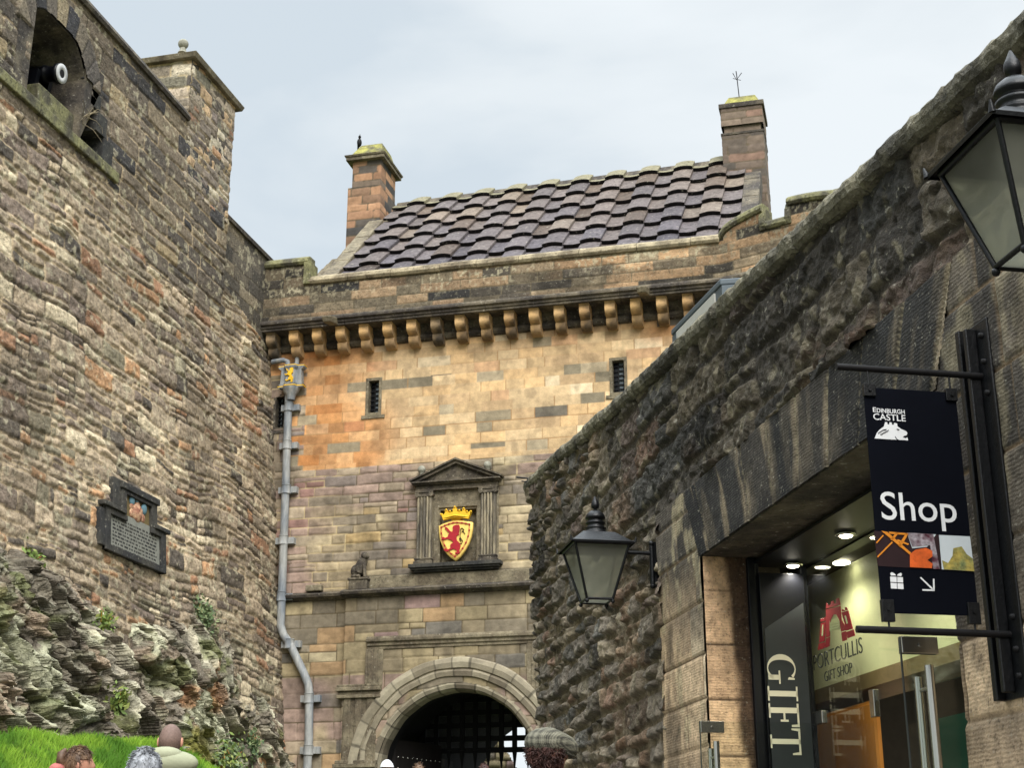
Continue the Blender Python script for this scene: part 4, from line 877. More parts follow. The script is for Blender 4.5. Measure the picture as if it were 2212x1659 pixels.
for z0 in (-.22, .24): m.add([(hx + a * 1.19, hy + b * 1.19, hz + z0) for a, b in hp] + [(hx + a * 1.19, hy + b * 1.19, hz + z0 + .018) for a, b in hp], [tuple(range(8))[::-1], tuple(range(8, 16))] + [(i, (i + 1) % 8, 8 + (i + 1) % 8, 8 + i) for i in range(8)])
m.build('gilt_line', 'gold', hop)
m = MB(); m.tube([(hx - .5, hy + .05, hz + .42), (hx - .22, hy, hz + .42), (hx - .12, hy, hz + .38), (hx - .1, hy, hz + .24)], .055, 12); m.tube([(hx + .05, YF - .1, hz + .25), (hx + .07, YF - .08, hz + .9)], .05, 12); m.build('inlet_pipe', 'lead', dp)
for x_, y_ in ((624, 880), (620, 962), (618, 1058), (612, 1168), (608, 1290), (625, 1392), (667, 1510), (666, 1622)):
    p = onY(x_, y_, YF - .16); m = MB(); m.lathe([(.1, -.1), (.105, -.09), (.1, -.08), (.095, .08), (.105, .09), (.1, .1)], tuple(p), 16); m.box((p[0] - .2, YF - .12, p[2] - .07), (p[0] + .22, YF + .0, p[2] + .07)); m.build('pipe_bracket', 'lead', dp, bevel=.006)

# ------------------------------------------------------------------ memorial plaque on the battery wall
def onB(x, y): return sight(x, y, (XL + .05, 0, 12.7), (1, 0, .095))
pq = thing('memorial_plaque', 'black framed memorial tablet with painted arms set in the rubble wall', 'plaque', at(-12.1, 21.7, 7.3))
def bp(u, v, o): return (wall_x(v) + .085 + o, u, v)      # along Y, up, out
def bbox_(m, u0, u1, v0, v1, o0, o1): m.hexa([bp(u0, v0, o0), bp(u1, v0, o0), bp(u1, v0, o1), bp(u0, v0, o1)], [bp(u0, v1, o0), bp(u1, v1, o0), bp(u1, v1, o1), bp(u0, v1, o1)])
ua, ub, v0, v1, v2 = 20.62, 22.72, 6.7, 7.42, 7.97; uc, ud = 21.15, 22.4
m = MB(); bbox_(m, ua, ub, v0, v0 + .12, -.2, .02); bbox_(m, ua, ua + .17, v0, v1, -.2, .03); bbox_(m, ub - .17, ub, v0, v1, -.2, .03)
bbox_(m, ua - .1, uc + .1, v1 - .0, v1 + .08, -.2, .07); bbox_(m, ud - .1, ub + .1, v1 - .0, v1 + .08, -.2, .07); bbox_(m, uc, uc + .17, v1, v2, -.2, .03); bbox_(m, ud - .2, ud, v1, v2, -.2, .03); bbox_(m, uc - .05, ud + .05, v2 - .12, v2, -.2, .06)
bbox_(m, ua + .17, uc + .2, v1 - .1, v1, -.2, .03); bbox_(m, ud - .2, ub - .17, v1 - .1, v1, -.2, .03); bbox_(m, uc - .25, uc, v1 + .1, v2 + .02, -.15, .012); bbox_(m, ua - .15, ua, v0 + .05, v1 - .05, -.15, .012)
bbox_(m, uc + .17, ud - .2, v2 - .19, v2 - .12, -.2, .03); m.build('frame', 'black_stone', pq, bevel=.015)
m = MB(); bbox_(m, ua + .15, ub - .15, v0 + .1, v1 + .02, -.2, -.02); mat('tablet', lin(132, 132, 122), var=.25, nscale=8, bump=.2); m.build('tablet', 'tablet', pq)
m = MB(); rr = random.Random(9)
for r in range(9):
    v = v1 - .13 - r * .06; u = ua + .3
    while u < ub - .3:
        w_ = rr.uniform(.03, .12); bbox_(m, u, min(u + w_, ub - .28), v, v + .03, -.02, -.0175); u += w_ + rr.uniform(.02, .05)
m.build('inscription', 'black_stone', pq)
m = MB(); bbox_(m, uc + .15, ud - .18, v1, v2 - .12, -.2, -.03); m.build('painted_panel', 'brown_board', pq)
mat('arms_blue', lin(104, 138, 150), var=.2); mat('arms_buff', lin(205, 165, 130), var=.5, nscale=24, second=lin(150, 96, 78), grit=40); mat('arms_white', lin(215, 205, 190), var=.2)
m = MB(); uu_ = (uc + .17, (uc + ud) / 2, ud - .2)
for du_, dv_, s in ((-.2, .32, .09), (.22, .27, .1), (-.02, .36, .06)): m.ball(bp((uc + ud) / 2 + du_, v1 + dv_, -.02), s, 10, sx=.3)
m.build('mantling', 'arms_blue', pq)
m = MB()
for du_, dv_, s in ((-.02, .14, .17), (-.2, .1, .08), (.18, .1, .08), (0, .28, .08), (-.2, .22, .07), (.12, .2, .07)): m.ball(bp((uc + ud) / 2 + du_, v1 + dv_, -.03), s, 12, sx=.35)
m.build('arms', 'arms_buff', pq)

# ------------------------------------------------------------------ cannon in the embrasure
cq = onY(0, 0, 20); cm = sight(133, 159, (XL - .1, 0, 0), (1, 0, 0))
cn_ = thing('cannon', 'black cannon with a white ringed muzzle pointing out of the wall embrasure', 'cannon', at(cm[0], cm[1], cm[2]))
dirc = Vector((.97, .02, -.10)).normalized(); F = Matrix.Translation(Vector(cm)) @ dirc.to_track_quat('X', 'Z').to_matrix().to_4x4()
m = MB(F); m.lathe([(.17, -1.9), (.17, -1.2), (.15, -1.18), (.135, -.35), (.155, -.33), (.15, -.27), (.13, -.25), (.135, -.12), (.175, -.08), (.18, 0), (.08, 0), (.075, -.3)], (0, 0, 0), 28, 'x'); m.build('barrel', 'cannon_black', cn_)
m = MB(F); m.lathe([(.17, .0), (.17, .012), (.075, .012), (.07, 0)], (0, 0, 0), 28, 'x'); m.build('muzzle_ring', 'muzzle_white', cn_)
m = MB(F); m.lathe([(.07, .011), (.07, .013)], (0, 0, 0), 20, 'x'); m.build('bore', 'iron', cn_)
m = MB(F); m.box((-1.8, -.24, -.42), (-.3, -.14, -.02)); m.box((-1.8, .14, -.42), (-.3, .24, -.02)); m.box((-1.8, -.24, -.55), (-.25, .24, -.4)); m.build('carriage', 'cannon_black', cn_)

# ------------------------------------------------------------------ rock outcrop, grass bank
bl = [(0, 1110), (100, 1190), (210, 1262), (300, 1322), (395, 1300), (430, 1262), (470, 1300), (520, 1390), (570, 1455), (620, 1540), (650, 1640)]
bw_ = np.array([sight(x, y, (XL, 0, 12.7), (1, 0, .095)) for x, y in bl])
U, V = grid(11, 28.6, 1.6, 7.4, .02)
edge = np.interp(U, np.concatenate([[9], bw_[:, 1]]), np.concatenate([[7.4], bw_[:, 2]])) + .35 * fbm(U * 1.3, V * 1.3, 80, 3)
dep = edge - V
wxx = U + .5 * fbm(U * .8, V * .8, 81, 3); wzz = V + .5 * fbm(U * .8 + 5, V * .8, 82, 3)
sx_ = (wxx + .75 * wzz); sz_ = (wzz - .55 * wxx)         # strata lean down to the right
f1, f2, r1, ax_, ay_ = voro(sx_ * .85, sz_ * .5, 83); g1, g2, r2, bx_, by_ = voro(sx_ * 2.6, sz_ * 1.5, 84); h1, h2, r3, cx_, cy_ = voro(sx_ * 7, sz_ * 4.5, 85)
rk = .34 * (r1[0] - .5) + .4 * ((r1[1] - .5) * ax_ + (r1[2] - .5) * ay_) + .24 * (r2[0] - .5) + .42 * ((r2[1] - .5) * bx_ + (r2[2] - .5) * by_) + .10 * (r3[0] - .5) + .20 * ((r3[1] - .5) * cx_ + (r3[2] - .5) * cy_) + .11 * (.5 - np.abs(fbm(sx_ * 3, sz_ * 3.4, 79, 5) * 2)) - .05
rk = rk - .10 * sm(.10, .0, np.abs(fbm(sx_ * 1.1, sz_ * 1.4, 301, 3))) * sm(-.1, .2, fbm(U, V, 302)) - .12 * np.exp(-((f2 - f1) / .05) ** 2) - .05 * np.exp(-((g2 - g1) / .06) ** 2) + .06 * fbm(U * 3, V * 3, 86, 5)
rk = rk - .5 * np.exp(-(((U - 21.3) / .35) ** 2 + ((V - 5.15) / .45) ** 2)) - .35 * np.exp(-(((U - 25.7) / .3) ** 2 + ((V - 4.6) / .35) ** 2)) - .45 * np.exp(-(((U - 19.6) / .3) ** 2 + ((V - 4.1) / .3) ** 2))
nearb = sm(27, 19, U)
prot = -.20 + .55 * sm(-.2, 1.4, dep) * (.4 + .6 * nearb) + .20 * np.maximum(dep, 0) * (.4 + .6 * nearb) + rk * sm(-.3, .6, dep) * (.65 + .45 * nearb)
C = pick([(3, 172, 162, 132), (3, 150, 140, 116), (2, 190, 182, 150), (2, 130, 118, 98), (1, 156, 134, 106)], r2[0]); C = tone(C, r3[0], .4)
C = mixc(C, lin(188, 188, 158) * np.ones(C.shape), .8 * sm(.02, .3, fbm(U * 2.4, V * 2.0, 87, 5)))
C = mixc(C, lin(92, 84, 72) * np.ones(C.shape), .6 * sm(.05, .3, fbm(U * 1.4 + 3, V * 1.4, 88, 5))); C = mixc(C, lin(74, 68, 60) * np.ones(C.shape), .6 * np.exp(-((g2 - g1) / .07) ** 2))
C = mixc(C, lin(92, 98, 48) * np.ones(C.shape), .7 * sm(.2, .42, fbm(U * 1.6 + 9, V * 1.8, 89, 5)))
for (uu2, vv2, a2, b2) in ((24.2, 4.85, .35, .45), (22.9, 4.6, .3, .25), (21.7, 4.4, .25, .3)): C = mixc(C, lin(164, 112, 68) * np.ones(C.shape), .65 * sm(1.2, .6, np.hypot((U - uu2) / a2, (V - vv2) / b2) + .8 * fbm(U * 3, V * 3, 90, 3)))
C = mixc(C, lin(128, 124, 52) * np.ones(C.shape), .75 * sm(1.1, .5, np.hypot((U - 23.2) / 1.1, (V - 3.75) / .5) + .7 * fbm(U * 4, V * 4, 91, 3)))
rko = surface('rock_outcrop', 'rock', None, U, V, lambda u, v, h: (wall_x(v) + h, u, v), prot, C, dep > -.35)
rko.data.polygons.foreach_set('use_smooth', np.zeros(len(rko.data.polygons), bool)); tag(rko, kind='structure')
# grass bank between the road and the rock
def bank_z(x, Y):
    t = np.clip((-8.0 - x) / 2.4, 0, 1); g = np.where(Y < 12, .085 * Y, 1.02 + .065 * (Y - 12))
    return g + (1.98 - .22 * np.maximum(0, Y - 20.2)) * t ** 1.1 + .15 * fbm(x, Y, 95, 3) * t
U, V = np.meshgrid(np.arange(-12.3, -7.6, .08), np.arange(8, 28, .12))
bk = surface('grass_bank', 'soil', None, U, V, lambda u, v, h: (u, v, bank_z(u, v)), U * 0, np.broadcast_to(lin(90, 120, 40), U.shape + (3,))); tag(bk, kind='structure')
rs = np.random.RandomState(21); n = 60000
gx = rs.uniform(-11.6, -8.8, n); gy = 15.0 + 9.5 * rs.rand(n) ** 1.1; keep = rs.rand(n) < sm(24.5, 21, gy); gx, gy = gx[keep], gy[keep]; n = len(gx)
gz_ = bank_z(gx, gy) - .01; ln = rs.uniform(.07, .17, n) * (1 + .5 * fbm(gx * 2, gy * 2, 96, 2)); an = rs.uniform(0, 2 * math.pi, n); le = rs.uniform(.1, .6, n) * ln; wd = rs.uniform(.006, .011, n)
bx0 = np.stack([gx - wd * np.sin(an + 1.57), gy + wd * np.cos(an + 1.57), gz_], 1); bx1 = np.stack([gx + wd * np.sin(an + 1.57), gy - wd * np.cos(an + 1.57), gz_], 1)
mx_ = np.stack([gx + .35 * le * np.cos(an), gy + .35 * le * np.sin(an), gz_ + ln * .6], 1); tp_ = np.stack([gx + le * np.cos(an), gy + le * np.sin(an), gz_ + ln], 1)
off = np.stack([-wd * .7 * np.sin(an + 1.57), wd * .7 * np.cos(an + 1.57), wd * 0], 1)
P = np.stack([bx0, bx1, mx_ - off, mx_ + off, tp_], 1).reshape(-1, 3); i5 = np.arange(n)[:, None] * 5
me = bpy.data.meshes.new('grass'); me.vertices.add(len(P)); me.vertices.foreach_set('co', P.astype(np.float32).ravel())
lp_ = np.hstack([i5 + 0, i5 + 1, i5 + 2, i5 + 3, i5 + 3, i5 + 2, i5 + 4]).ravel(); me.loops.add(len(lp_)); me.loops.foreach_set('vertex_index', lp_.astype(np.int32))
me.polygons.add(2 * n); me.polygons.foreach_set('loop_start', np.stack([np.arange(n) * 7, np.arange(n) * 7 + 4], 1).ravel().astype(np.int32)); me.update(calc_edges=True)
gc = mixc(mixc(np.broadcast_to(lin(112, 158, 36, .75), (n, 3)), np.broadcast_to(lin(146, 182, 56, .75), (n, 3)), rs.rand(n)), np.broadcast_to(lin(84, 132, 30, .7), (n, 3)), sm(-.1, .3, fbm(gx * 1.5, gy * 1.5, 97, 3)))
a_ = me.attributes.new('Col', 'FLOAT_COLOR', 'POINT'); a_.data.foreach_set('color', np.repeat(np.hstack([gc, np.ones((n, 1))]), 5, 0).astype(np.float32).ravel()); me.materials.append(MATS['grass_blade'])
g_ = bpy.data.objects.new('grass', me); COL.objects.link(g_); tag(g_, 'bright green grass growing on the bank below the rock', 'grass', kind='stuff')
# plants rooted in the rock
def rock_pt(y, z):
    i = int((y - 11) / .02); k = int((z - 1.6) / .02); return float(wall_x(z) + prot[min(k, prot.shape[0] - 1), min(i, prot.shape[1] - 1)])
def leafy(name, label, cat, y, z, r, n, size, cols, seed, stems=5, group=None):
    rs = random.Random(seed); x = rock_pt(y, z) if z < 8 else XL; t = thing(name, label, cat, at(x, y, z), group)
    m = MB()
    for k in range(stems):
        a = rs.uniform(-1, 1); m.tube([(x - .05, y + a * r * .2, z - r * .5), (x + r * .3, y + a * r * .6, z + rs.uniform(-.2, .5) * r), (x + r * .5, y + a * r, z + rs.uniform(-.2, .9) * r)], [.012, .008, .004], 5)
    m.build('stems', 'oak', t)
    m = MB()
    for k in range(n):
        u, v, w_ = rs.gauss(0, .42), rs.gauss(0, .5), rs.gauss(0, .45); c = Vector((x + r * .3 + u * r * .5, y + v * r, z + w_ * r)); a = Vector((rs.uniform(-1, 1), rs.uniform(-1, 1), rs.uniform(-1, 1))).normalized(); b = a.orthogonal().normalized(); s = size * rs.uniform(.6, 1.3)
        co = lin(*rs.choice(cols)); m.add([c - a * s, c + b * s * .45, c + a * s, c - b * s * .45], [(0, 1, 2, 3)], False, co)
    m.build('leaves', 'leaf', t, colors=True)
GR = [(110, 128, 84), (92, 112, 70), (134, 146, 100), (76, 92, 60)]; YG = [(112, 132, 58), (92, 112, 48), (134, 142, 72)]
leafy('wall_shrub', 'grey green shrub growing where rubble wall meets rock under the tablet', 'shrub', 24.3, 6.2, .36, 700, .045, GR, 1)
leafy('wall_shrub', 'dark green shrub on the rock near the downpipe foot', 'shrub', 25.9, 4.1, .3, 400, .045, GR + [(60, 84, 52)], 2)
leafy('wall_shrub', 'bushy green plant on the rock above the shaved head', 'shrub', 23.9, 3.6, .42, 600, .05, GR + YG, 3)
leafy('wall_fern', 'bright green fern on the rock at the left edge', 'fern', 18.6, 6.05, .22, 260, .05, YG, 4)
leafy('wall_fern', 'small yellow green fern in the middle of the rock', 'fern', 20.2, 5.4, .2, 200, .045, YG, 5)
leafy('wall_fern', 'broad leaved plant beside the hollow low in the rock', 'fern', 19.9, 4.2, .22, 160, .06, YG, 6)
tw_ = thing('embrasure_twigs', 'dry pale twigs sprouting from the mossy embrasure sill', 'plant', at(XL, 19.7, 14.1)); m = MB(); rs_ = random.Random(3)
for k in range(12):
    p = Vector((XL + .02, 19.72 + rs_.uniform(-.1, .1), 14.05 + rs_.uniform(-.1, .1))); q_ = p + Vector((rs_.uniform(.02, .2), rs_.uniform(-.35, .35), rs_.uniform(-.2, .3))); r_ = q_ + Vector((rs_.uniform(0, .06), rs_.uniform(-.1, .1), rs_.uniform(-.1, .08))); m.tube([p, (p + q_) / 2 + Vector((.03, 0, .03)), q_, r_], [.007, .006, .004, .003], 4)
m.build('twigs', 'pale_stone', tw_)

# ------------------------------------------------------------------ right: the shop range (frame: s along the wall, o to the street, z up)
sh = thing('shop_building', 'dark rubble stone building on the right with a sloping coping and a wide shop doorway', 'shop building', RF.copy())
def topz(s): return np.interp(s, [1.5, 4.12, 6.26, 8.7, 13.55], [4.18, 4.43, 4.61, 4.81, 5.23])
SH, ZH = 8.07, 3.43; S0 = 5.02
U, V = grid(1.8, 13.4, .2, 5.3, .01)
d, q, su, sv = stones(U, V, (.11, .24), (.13, .38), 101, (.026, 3.2), .3, .06, rd=.45)
d2, q2, su2, sv2 = stones(U, V, (.16, .30), (.3, .8), 103, (.02, 2.2), .15, .05)
up_ = (V > 3.9 + .012 * (U - 9) ** 2 * (U > 9) + .1 * fbm(U, V, 104)) & (U < 10.6)
S = lambda a, b: np.where(up_, b, a)
D_ = S(d, d2); Q = [S(a, b) for a, b in zip(q, q2)]; SU = S(su, su2); SV = S(sv, sv2)
j = .016 + .012 * np.clip(fbm(U * 3, V * 3, 99, 2) + .2, 0, 1); body = np.clip((D_ - j) / .016, 0, 1) ** .6
rel = S(.046, .026); v1_, v2_, vr, vx, vy = voro(U * 8, V * 9, 98)
H = rel * (.3 + 1.0 * Q[1]) * body + rel * .9 * ((Q[2] - .5) * SU + (Q[3] - .5) * SV - .2 * SV) * body + .035 * body * ((vr[0] - .5) * vx + (vr[1] - .5) * vy) + (.010 + .008 * body) * fbm(U * 12, V * 14, 105, 4) * 1.6 + .012 * fbm(U * 1.5, V * 1.5, 106, 3)
C = tone(pick(P_RWL, Q[0]), Q[4], .5)
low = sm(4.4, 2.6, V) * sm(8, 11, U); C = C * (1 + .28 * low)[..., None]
C = mixc(C, lin(142, 112, 86) * np.ones(C.shape), .55 * sm(.05, .3, fbm(U * .8 + 2, V * .8, 107, 3)) * sm(.45, .6, Q[3]) * (U < 12))
C = mixc(C, lin(46, 42, 40) * np.ones(C.shape), .45 * sm(0, .35, fbm(U * .6, V * .9, 108, 4)) * sm(3, 4.2, V))
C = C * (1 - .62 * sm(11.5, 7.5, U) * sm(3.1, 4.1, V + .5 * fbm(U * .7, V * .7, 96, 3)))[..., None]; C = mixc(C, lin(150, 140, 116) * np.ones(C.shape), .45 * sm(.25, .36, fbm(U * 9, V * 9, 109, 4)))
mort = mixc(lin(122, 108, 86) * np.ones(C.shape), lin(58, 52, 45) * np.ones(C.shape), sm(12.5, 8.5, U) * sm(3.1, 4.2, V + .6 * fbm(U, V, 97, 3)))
C = mixc(mort, C, np.clip((D_ - j * .4) / (j * 1.1), 0, 1))
C = C * (1 - .3 * sm(.1, .4, fbm(U * 4, V * 4, 110, 4)))[..., None]
tool = (V < 3.87) & (U > 3.2) & (U < 8.9)
end = 13.36 - .16 * (5.2 - V) + .03 * fbm(U * 0, V * 3, 111)
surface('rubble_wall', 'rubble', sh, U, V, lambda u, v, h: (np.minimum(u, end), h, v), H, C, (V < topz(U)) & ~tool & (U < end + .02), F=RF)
# end wall returning from the corner
U, V = grid(0, 3.0, .2, 5.25, .02); d, q, su, sv = stones(U, V, (.085, .19), (.12, .42), 121, (.03, 3.0), .3)
C = tone(pick(P_RWL, q[0]), q[4], .5); C = mixc(lin(90, 80, 66) * np.ones(C.shape), C, np.clip((d - .006) / .012, 0, 1))
surface('end_wall', 'rubble', sh, U, V, lambda u, v, h: (13.36 - .16 * (5.2 - v) + h, -u, v), .04 * np.clip((d - .012) / .03, 0, 1) ** .6 * (U > .02), C, F=RF)
m = MB(RF); m.hexa([(9.5, -.1, .1), (12.4, -.1, .1), (12.4, -3, .1), (9.5, -3, .1)], [(9.5, -.1, 4.85), (13.2, -.1, 5.15), (13.2, -3, 5.15), (9.5, -3, 4.85)]); m.box((8.2, -.05, .1), (9.5, -.5, 4.8))
m.hexa([(1.8, -.1, 3.5), (8.95, -.1, 3.5), (8.95, -.6, 3.5), (1.8, -.6, 3.5)], [(1.8, -.1, 4.2), (8.95, -.1, 4.85), (8.95, -.6, 4.85), (1.8, -.6, 4.2)]); m.box((1.8, -.1, .1), (4.95, -.6, 3.5)); m.build('wall_core', 'dark_stone', sh)
# lintel of long voussoirs
U, V = grid(4.7, 8.62, ZH, 3.885, .0125)
us = U - (V - ZH) * (U - 6.6) * .32; k = np.floor(us / .36 + .3 * np.sin(np.floor(us / .36) * 2)); fr = us / .36 - np.floor(us / .36); dj = np.minimum(fr, 1 - fr) * .36; k = np.floor(us / .36)
q = [_h(k, k * 0, 130 + i) for i in range(4)]
C = tone(pick([(3, 52, 49, 46), (2, 66, 60, 53), (1, 40, 39, 38)], q[0]), q[1], .4)
stv = sm(.02, .3, fbm(us * 9, V * 1.2, 131, 4)) * (.3 + .7 * sm(.02, .06, .1 - dj)); C = mixc(C, lin(168, 150, 122) * np.ones(C.shape), .8 * stv * (.4 + .6 * q[2]))
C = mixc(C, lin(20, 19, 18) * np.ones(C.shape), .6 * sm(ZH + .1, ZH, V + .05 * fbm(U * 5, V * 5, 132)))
C = mixc(lin(150, 138, 112) * np.ones(C.shape), C, np.clip((dj - .003) / .004, 0, 1))
topv = 3.83 + .04 * np.floor(q[3] * 2)
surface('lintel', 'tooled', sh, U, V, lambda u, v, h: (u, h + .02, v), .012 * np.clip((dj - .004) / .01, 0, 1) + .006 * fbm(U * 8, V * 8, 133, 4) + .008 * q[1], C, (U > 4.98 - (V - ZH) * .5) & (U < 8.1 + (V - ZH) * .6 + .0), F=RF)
# tooled jamb stones both sides
def jamb(name, a, b, seed, dark_at, fm):
    U, V = grid(a, b, .2, 3.885, .0125); d, q, su, sv = stones(U, V, (.25, .34), (.38, .75), seed, (.002, 1), 0, rd=.03)
    C = tone(pick([(3, 228, 190, 140), (2, 214, 180, 134), (2, 196, 164, 120), (1, 236, 206, 160)], q[0]), q[4], .3)
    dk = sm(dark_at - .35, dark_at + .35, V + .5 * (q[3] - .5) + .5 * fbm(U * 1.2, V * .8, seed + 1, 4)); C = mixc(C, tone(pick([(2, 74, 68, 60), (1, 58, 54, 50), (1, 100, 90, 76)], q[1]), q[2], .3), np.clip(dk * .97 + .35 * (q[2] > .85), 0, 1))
    C = mixc(C, lin(182, 168, 134) * np.ones(C.shape), (.6 if a > 6 else .3) * sm(.14, .32, fbm(U * 7, V * 4, seed + 2, 4)) * (V > 2.4))
    C = mixc(C, lin(62, 52, 44) * np.ones(C.shape), .6 * sm(.1, .35, fbm(U * 2.5, V * 1.0, seed + 3, 4)))
    C = mixc(lin(128, 108, 84) * np.ones(C.shape), C, np.clip((d - .003) / .004, 0, 1))
    return surface(name, 'tooled', sh, U, V, lambda u, v, h: (u, h + .02, v), .010 * np.clip((d - .003) / .012, 0, 1) + .006 * q[2] + .006 * fbm(U * 6, V * 6, seed, 4), C, fm(U, V), F=RF)
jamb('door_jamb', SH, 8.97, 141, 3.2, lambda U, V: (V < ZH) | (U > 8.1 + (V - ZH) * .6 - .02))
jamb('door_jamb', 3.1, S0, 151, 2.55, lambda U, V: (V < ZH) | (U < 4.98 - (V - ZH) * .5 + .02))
# reveals and soffit
U, V = grid(0, .30, .2, ZH, .0125); kr = np.floor((V - .12) / .31); fr = (V - .12) / .31 - kr; d = np.minimum(fr, 1 - fr) * .31; q = [_h(kr, kr * 0, 170 + i) for i in range(5)]
C = tone(pick([(3, 236, 190, 134), (2, 222, 176, 124)], q[0]), q[4], .2)
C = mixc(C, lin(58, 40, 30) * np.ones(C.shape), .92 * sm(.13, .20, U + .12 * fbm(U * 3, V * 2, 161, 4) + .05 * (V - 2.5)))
C = mixc(lin(84, 66, 48) * np.ones(C.shape), C, np.clip((d - .003) / .004, 0, 1))
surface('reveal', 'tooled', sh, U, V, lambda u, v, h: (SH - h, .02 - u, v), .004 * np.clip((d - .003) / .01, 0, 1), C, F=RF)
m = MB(RF); m.box((S0 - .02, .02, .2), (S0 - .004, -.3, ZH)); m.box((4.9, .018, ZH - .004), (8.3, -.35, ZH + .02)); m.build('soffit', 'dark_stone', sh)
# coping of overlapping slabs
m = MB(RF); s = 1.8; rr = random.Random(12); cl = []
while s < 13.45:
    e_ = min(13.5, s + rr.uniform(.55, 1.0)); za, zb2 = float(topz(s)), float(topz(e_)); t = rr.uniform(-.008, .012)
    pr9 = [(0, -.02), (.035, -.02), (.06, .0), (.07, .035), (.065, .07), (.04, .10), (.0, .12), (-.12, .145), (-.35, .14), (-.6, .13), (-.6, -.02)]
    ss = np.arange(s, e_ - .006, .035); ss = np.append(ss, e_ - .008); n9 = len(pr9); vs = []
    for s9 in ss:
        z9 = float(topz(s9)); en = .02 if s9 in (ss[0], ss[-1]) else 0
        for k9, (o9, u9) in enumerate(pr9):
            w9 = 1. if 0 < k9 < 9 else 0.; a9 = np.array([s9 * 9.]); b9 = np.array([k9 * .8])
            vs.append((s9, o9 + w9 * (.015 * float(fbm(a9 * 1.8, b9, 301, 3)[0]) - en * (o9 > 0)), z9 + u9 + w9 * (t + .012 * float(fbm(a9 * 2.2, b9, 302, 3)[0])) - en * .5 * (u9 > .05)))
    m.add(vs, [(i9 * n9 + k9, i9 * n9 + (k9 + 1) % n9, (i9 + 1) * n9 + (k9 + 1) % n9, (i9 + 1) * n9 + k9) for i9 in range(len(ss) - 1) for k9 in range(n9)] + [tuple(range(n9)), tuple(range((len(ss) - 1) * n9, len(ss) * n9))[::-1]])
    s = e_
cpm = mat('coping_stone', lin(124, 118, 98), var=.5, nscale=8, second=lin(66, 62, 52), bump=1., bscale=26, bdist=.03, grit=24)
m.build('coping', 'coping_stone', sh)
# slate roof behind the coping and a roof light on it
m = MB(RF); m.add([(1.8, -.5, 4.2), (13.4, -.5, 5.2), (13.4, -5, 6.6), (1.8, -5, 5.6)], [(0, 1, 2, 3)]); m.build('slate_roof', 'dark_stone', sh)
sk = thing('roof_light', 'grey framed skylight propped above the coping of the shop roof', 'skylight', RF @ at(9.2, -.6, 5.1))
A_ = onR(1463, 735, -.55); B_ = onR(1537, 628, -.55); A2 = onR(1500, 735, -1.1); B2 = onR(1553, 648, -.9)
def pt_(p): return (p[0], p[1], p[2])
a0, b0 = np.array([9.95, -.45, 4.95]), np.array([9.95, -.9, 5.0])
p_lo = np.array([A_[0], -.50, A_[2] + .03]); p_hi = np.array([B_[0], -.62, B_[2] + .05])
m = MB(RF); dn = np.array([0, 0, -.9]); ww_ = np.array([.02, -.75, .12])
m.hexa([pt_(p_lo), pt_(p_hi), pt_(p_hi + ww_), pt_(p_lo + ww_)], [pt_(p_lo + [0, .0, .05]), pt_(p_hi + [0, 0, .05]), pt_(p_hi + ww_ + [0, 0, .05]), pt_(p_lo + ww_ + [0, 0, .05])])
fr_ = m.build('frame', 'skylight_grey', sk, bevel=.01)
m = MB(RF); i0 = p_lo + (p_hi - p_lo) * .12 + [0, .004, -.015]; i1 = p_lo + (p_hi - p_lo) * .88 + [0, .004, -.015]
m.hexa([pt_(p_lo + [0, 0, -.8]), pt_(p_hi + [0, 0, -.8]), pt_(p_hi + ww_ + [0, 0, -.8]), pt_(p_lo + ww_ + [0, 0, -.8])], [pt_(p_lo + [0, -.01, -.002]), pt_(p_hi + [0, -.01, -.002]), pt_(p_hi + ww_), pt_(p_lo + ww_)]); m.build('kerb', 'skylight_grey', sk)
m = MB(RF); m.hexa([pt_(i0 + [0, -.004, -.17]), pt_(i1 + [0, -.004, -.17]), pt_(i1 + [0, -.02, -.17]), pt_(i0 + [0, -.02, -.17])], [pt_(i0), pt_(i1), pt_(i1 + [0, -.03, 0]), pt_(i0 + [0, -.03, 0])]); m.build('pane', 'interior_white', sk)
# little iron bracket at the far corner
m = MB(RF); m.tube([(13.3, .0, 5.3), (13.3, .16, 5.31)], .008, 6); m.tube([(13.25, .0, 5.25), (13.25, .12, 5.26)], .006, 6); m.build('wall_hook', 'iron', sh)

